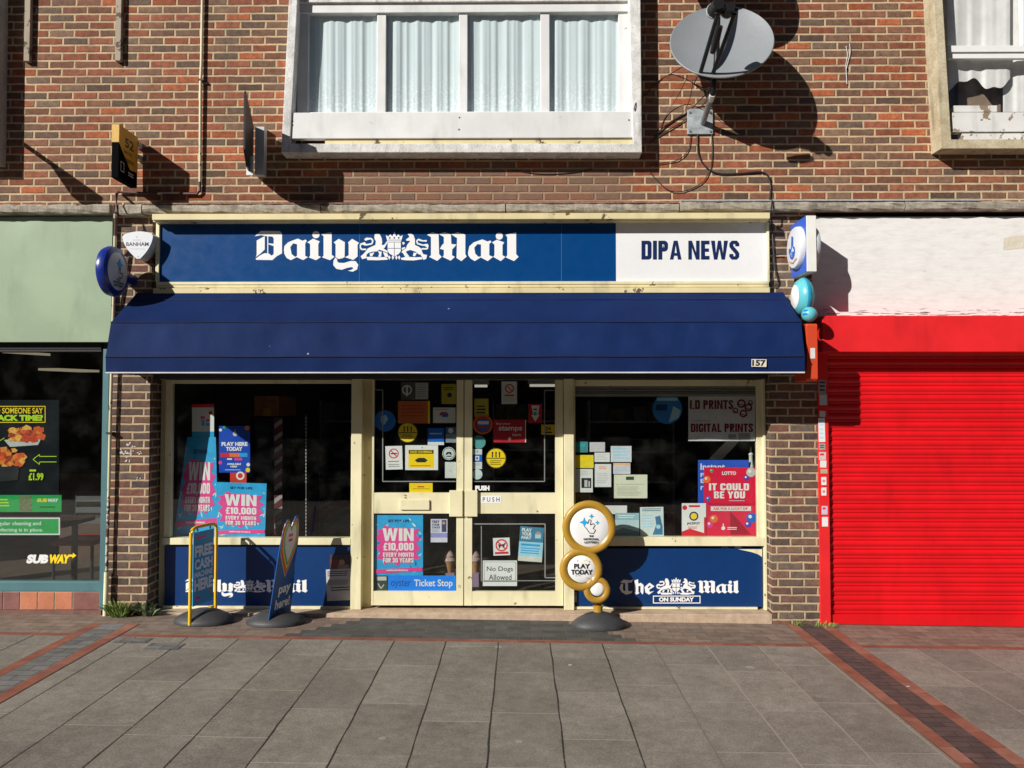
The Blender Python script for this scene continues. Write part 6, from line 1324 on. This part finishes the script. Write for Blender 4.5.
# pipes
CP, BP = wornpaint('cream_pipe_paint', (.70, .62, .42), (.16, .06, .04), .5, .62, 10, .3), paint((.12, .055, .045), .6, .2, 10)
o = empty('service_pipe', W(110, 615, -.05), 'thin cream and brown service pipe running down the wall left of the newsagent', 'pipe')
b = MB(); b.tube([W(203.4, -60, -.025), W(201.5, 60, -.025), W(200.6, 80, -.030), W(200, 182, -.025)], .0135, CP, 10); b.build('upright', o, smooth=True)
b = MB(); b.tube([W(200, 182, -.025), W(199.6, 191, -.025), W(197, 193.8, -.025), W(160, 193.6, -.025)], .012, BP, 10); b.build('pipe_elbow', o, smooth=True)
b = MB(); b.tube([W(180, 193.3, -.0251), W(158, 193.5, -.0251)], .0128, CP, 10); b.tube([W(158.5, 193.6, -.025), W(118.5, 192, -.025)], .011, BP, 10); b.build('crosspiece', o, smooth=True)
b = MB(); b.tube([W(118.5, 192, -.025), W(116.6, 194, -.12), W(116, 212, -.165), W(115.4, 250, -.06)], .012, BP, 10); b.build('drop_pipe', o, smooth=True)
b = MB(); b.tube([W(115.4, 214, -.165), W(115.2, 218, -.15)], .0145, CP, 10); b.tube([W(115.2, 236, -.10), W(113.6, 300, -.05), W(110.3, 420, -.045), W(108.6, 500, -.045)], .014, CP, 10); b.build('downpipe', o, smooth=True)
b = MB(); b.tube([W(108.6, 500, -.045), W(107.4, 535, -.045), W(106.6, 573, -.045)], .0135, wornpaint('peeling_pipe', (.6, .56, .45), (.10, .05, .04), .6, .48, 16, .4), 10); b.build('lower_pipe', o, smooth=True)
b = MB(); b.tube([W(106.6, 572, -.045), W(105.2, 617, -.045)], .021, CREAM, 12); b.build('pipe_sleeve', o, smooth=True)
for v, u in ((80, 201), (433, 110.2)): b = MB(); q = W(u, v, -.03); b.box(q.x-.022, q.x+.03, -.045 if v < 100 else -.064, 0, q.z-.008, q.z+.008, INK); b.build('pipe_clip', o)
WOOD = wornpaint('weathered_batten', (.40, .33, .25), (.14, .10, .08), .7, .55, 12, .5)
for u0, u1, v, lb in ((24.5, 30.5, 61, 'short weathered timber batten nearest the left bay window'), (115.5, 121.5, 60.5, 'short weathered timber batten left of the cream service pipe')):
    b = MB(); b.rbox(u0+.3, -70, u1, v, -.045, 0, WOOD); tag(b.build('wall_batten', bevel=.003), lb, 'batten', 'timber battens on the brickwork')

# ------------------------------------------------------------------ stickers up the red guide rail
SL = [(818.5, 380, 826, 394, GREY, 'dark scratched sticker highest on the red shutter rail'), (819.5, 394.5, 827, 405, LGREY, 'grey torn sticker in the shade on the red shutter rail'),
      (819.5, 411, 825.5, 417, LGREY, 'small grey sticker at the edge of the shade on the shutter rail'), (818.5, 418.2, 825, 442, PAPER, 'tall white torn sticker on the red shutter rail'),
      (819, 443.5, 825.3, 450, GREY, 'dark striped sticker below the tall white one'), (819, 452, 826, 460, paint((.6, .5, .48), .5), 'pinkish peeling sticker on the shutter rail'),
      (820, 460.5, 826.4, 467.5, PAPER, 'white sticker just below the pinkish peeling one'), (820.5, 469, 827.4, 473.5, paint((.5, .42, .25), .5), 'small tan sticker halfway down the shutter rail'),
      (821.3, 477, 826.4, 485, PAPER, 'upper of two matching white stickers with pink print'), (821.3, 487.5, 826.4, 495.5, PAPER, 'lower of two matching white stickers with pink print'),
      (821.6, 506, 827.6, 514.5, paint((.55, .5, .6), .5), 'lilac sticker second from the bottom of the rail'), (822, 517, 828, 526.5, PAPER, 'plain white sticker lowest on the red shutter rail')]
for k, (a, t, c_, d, m_, lb) in enumerate(SL):
    rr = random.Random(k); bd = flat(a, t, c_, d, -.0215, m_, rot=rr.uniform(-3, 3), thick=.0008)
    if k in (0, 1, 3, 4): bd.lines(a+1, t+1.5, c_-1, d-1, max(2, int((d-t)/4)), INK if k in (0, 4) else PALEBLUE)
    if k in (8, 9): bd.circ((a+c_)/2, (t+d)/2, 1.5, paint(C(225, 120, 120), .5), n=10)
    if k in (5, 10): bd.rect(a+1, t+1.5, c_-2, t+3.5, RED)
    bd.build('rail_sticker', lb, 'sticker', 'stickers on the red shutter rail')
# chalky graffiti on the left pier
bd = flat(118, 430, 150, 480, -.001, None); CH = paint((.55, .52, .48), .7, .2)
rnd = random.Random(9)
for x, y, n in ((122, 453, 9), (126, 453.5, 8), (130, 453, 7), (139, 453, 6), (128, 444.5, 7), (133, 446, 5), (128, 461, 5), (138, 478-.5, 3)):
    for k in range(n): 
        q, z_ = x+rnd.gauss(0, 1.6), y+rnd.gauss(0, 1.5); bd.poly([(q+rnd.uniform(.5, 1.2)*math.cos(a), z_+rnd.uniform(.4, .9)*math.sin(a)) for a in (0, 1.2, 2.5, 3.8, 5)], CH)
bd.build('chalk_marks', 'smudges of white paint on the bricks of the left pier', 'paint marks')

# ------------------------------------------------------------------ weeds at the foot of the piers
def weed(px, py, Y, wd, ht, n, label, cols, broad=False, seed=1):
    rnd = random.Random(seed); c = W(px, py, Y); c.z = gz(c.x); b = MB()
    for k in range(n):
        a = rnd.uniform(0, 6.283); q = rnd.random()**.5*wd*.55; r0 = Vector((c.x+q*math.cos(a), min(c.y+q*math.sin(a)*.6, -.004), c.z))
        l_ = ht*rnd.uniform(.5, 1.0); d = Vector((rnd.gauss(0, .45)+(r0.x-c.x)*2.5, -abs(rnd.gauss(0, .35)), 1)).normalized(); s_ = Vector((rnd.uniform(-1, 1), rnd.uniform(-1, 1), .1)).normalized()
        w_ = l_*(.22 if broad else .05)+.0015; m_ = rnd.choice(cols)
        t1 = r0+d*l_*.55; t2 = r0+d*l_+Vector((d.x*l_*.25, d.y*l_*.25, -l_*.12))
        b.face([r0-s_*w_*.3, r0+s_*w_*.3, t1+s_*w_*.5, t1-s_*w_*.5], m_); b.face([t1-s_*w_*.5, t1+s_*w_*.5, t2], m_)
    return tag(b.build('weed', recalc=False), label, 'weed', 'weeds at the foot of the wall')
GR = [paint((.17, .30, .05), .6, .2, 30), paint((.26, .38, .08), .6, .2, 30), paint((.09, .16, .03), .6, .2, 30), paint((.36, .40, .14), .6, .2, 30)]
GR2 = [paint((.15, .20, .10), .6, .2, 30), paint((.2, .26, .15), .6, .2, 30), paint((.05, .07, .035), .6, .2, 30)]
weed(120, 618, -.07, .15, .19, 260, 'tuft of bright green grass growing at the foot of the left pier', GR, seed=1)
weed(147, 613, -.03, .10, .17, 60, 'grey green broad leaved weed by the reveal of the left pier', GR2, True, 2)
weed(797, 624, -.03, .10, .06, 60, 'small low weed left of the red rail at the right pier', GR, seed=3)
weed(825, 628, -.06, .20, .06, 110, 'low strip of grass sprouting in front of the red guide rail', GR, seed=4)
# stray bits on the ground
for k, (u, v, m_) in enumerate(((570, 663, PAPER), (908, 679, PAPER), (357, 610, PAPER))):
    Y = -7.03+773*1.92/(v-408); p = W(u, v, Y); z = gz(p.x)+.003; b = MB(); rr = random.Random(k)
    b.face([(p.x+.016*math.cos(a)*rr.uniform(.6, 1.2), p.y+.012*math.sin(a), z+rr.uniform(0, .004)) for a in (0, 1.2, 2.4, 3.6, 5)], m_)
    tag(b.build('litter_scrap', recalc=False), ['white scrap of litter on the slabs before the lottery stand', 'white scrap of litter right of the red paving band', 'white scrap of litter at the foot of the left doorpost'][k], 'litter', 'scraps of litter')
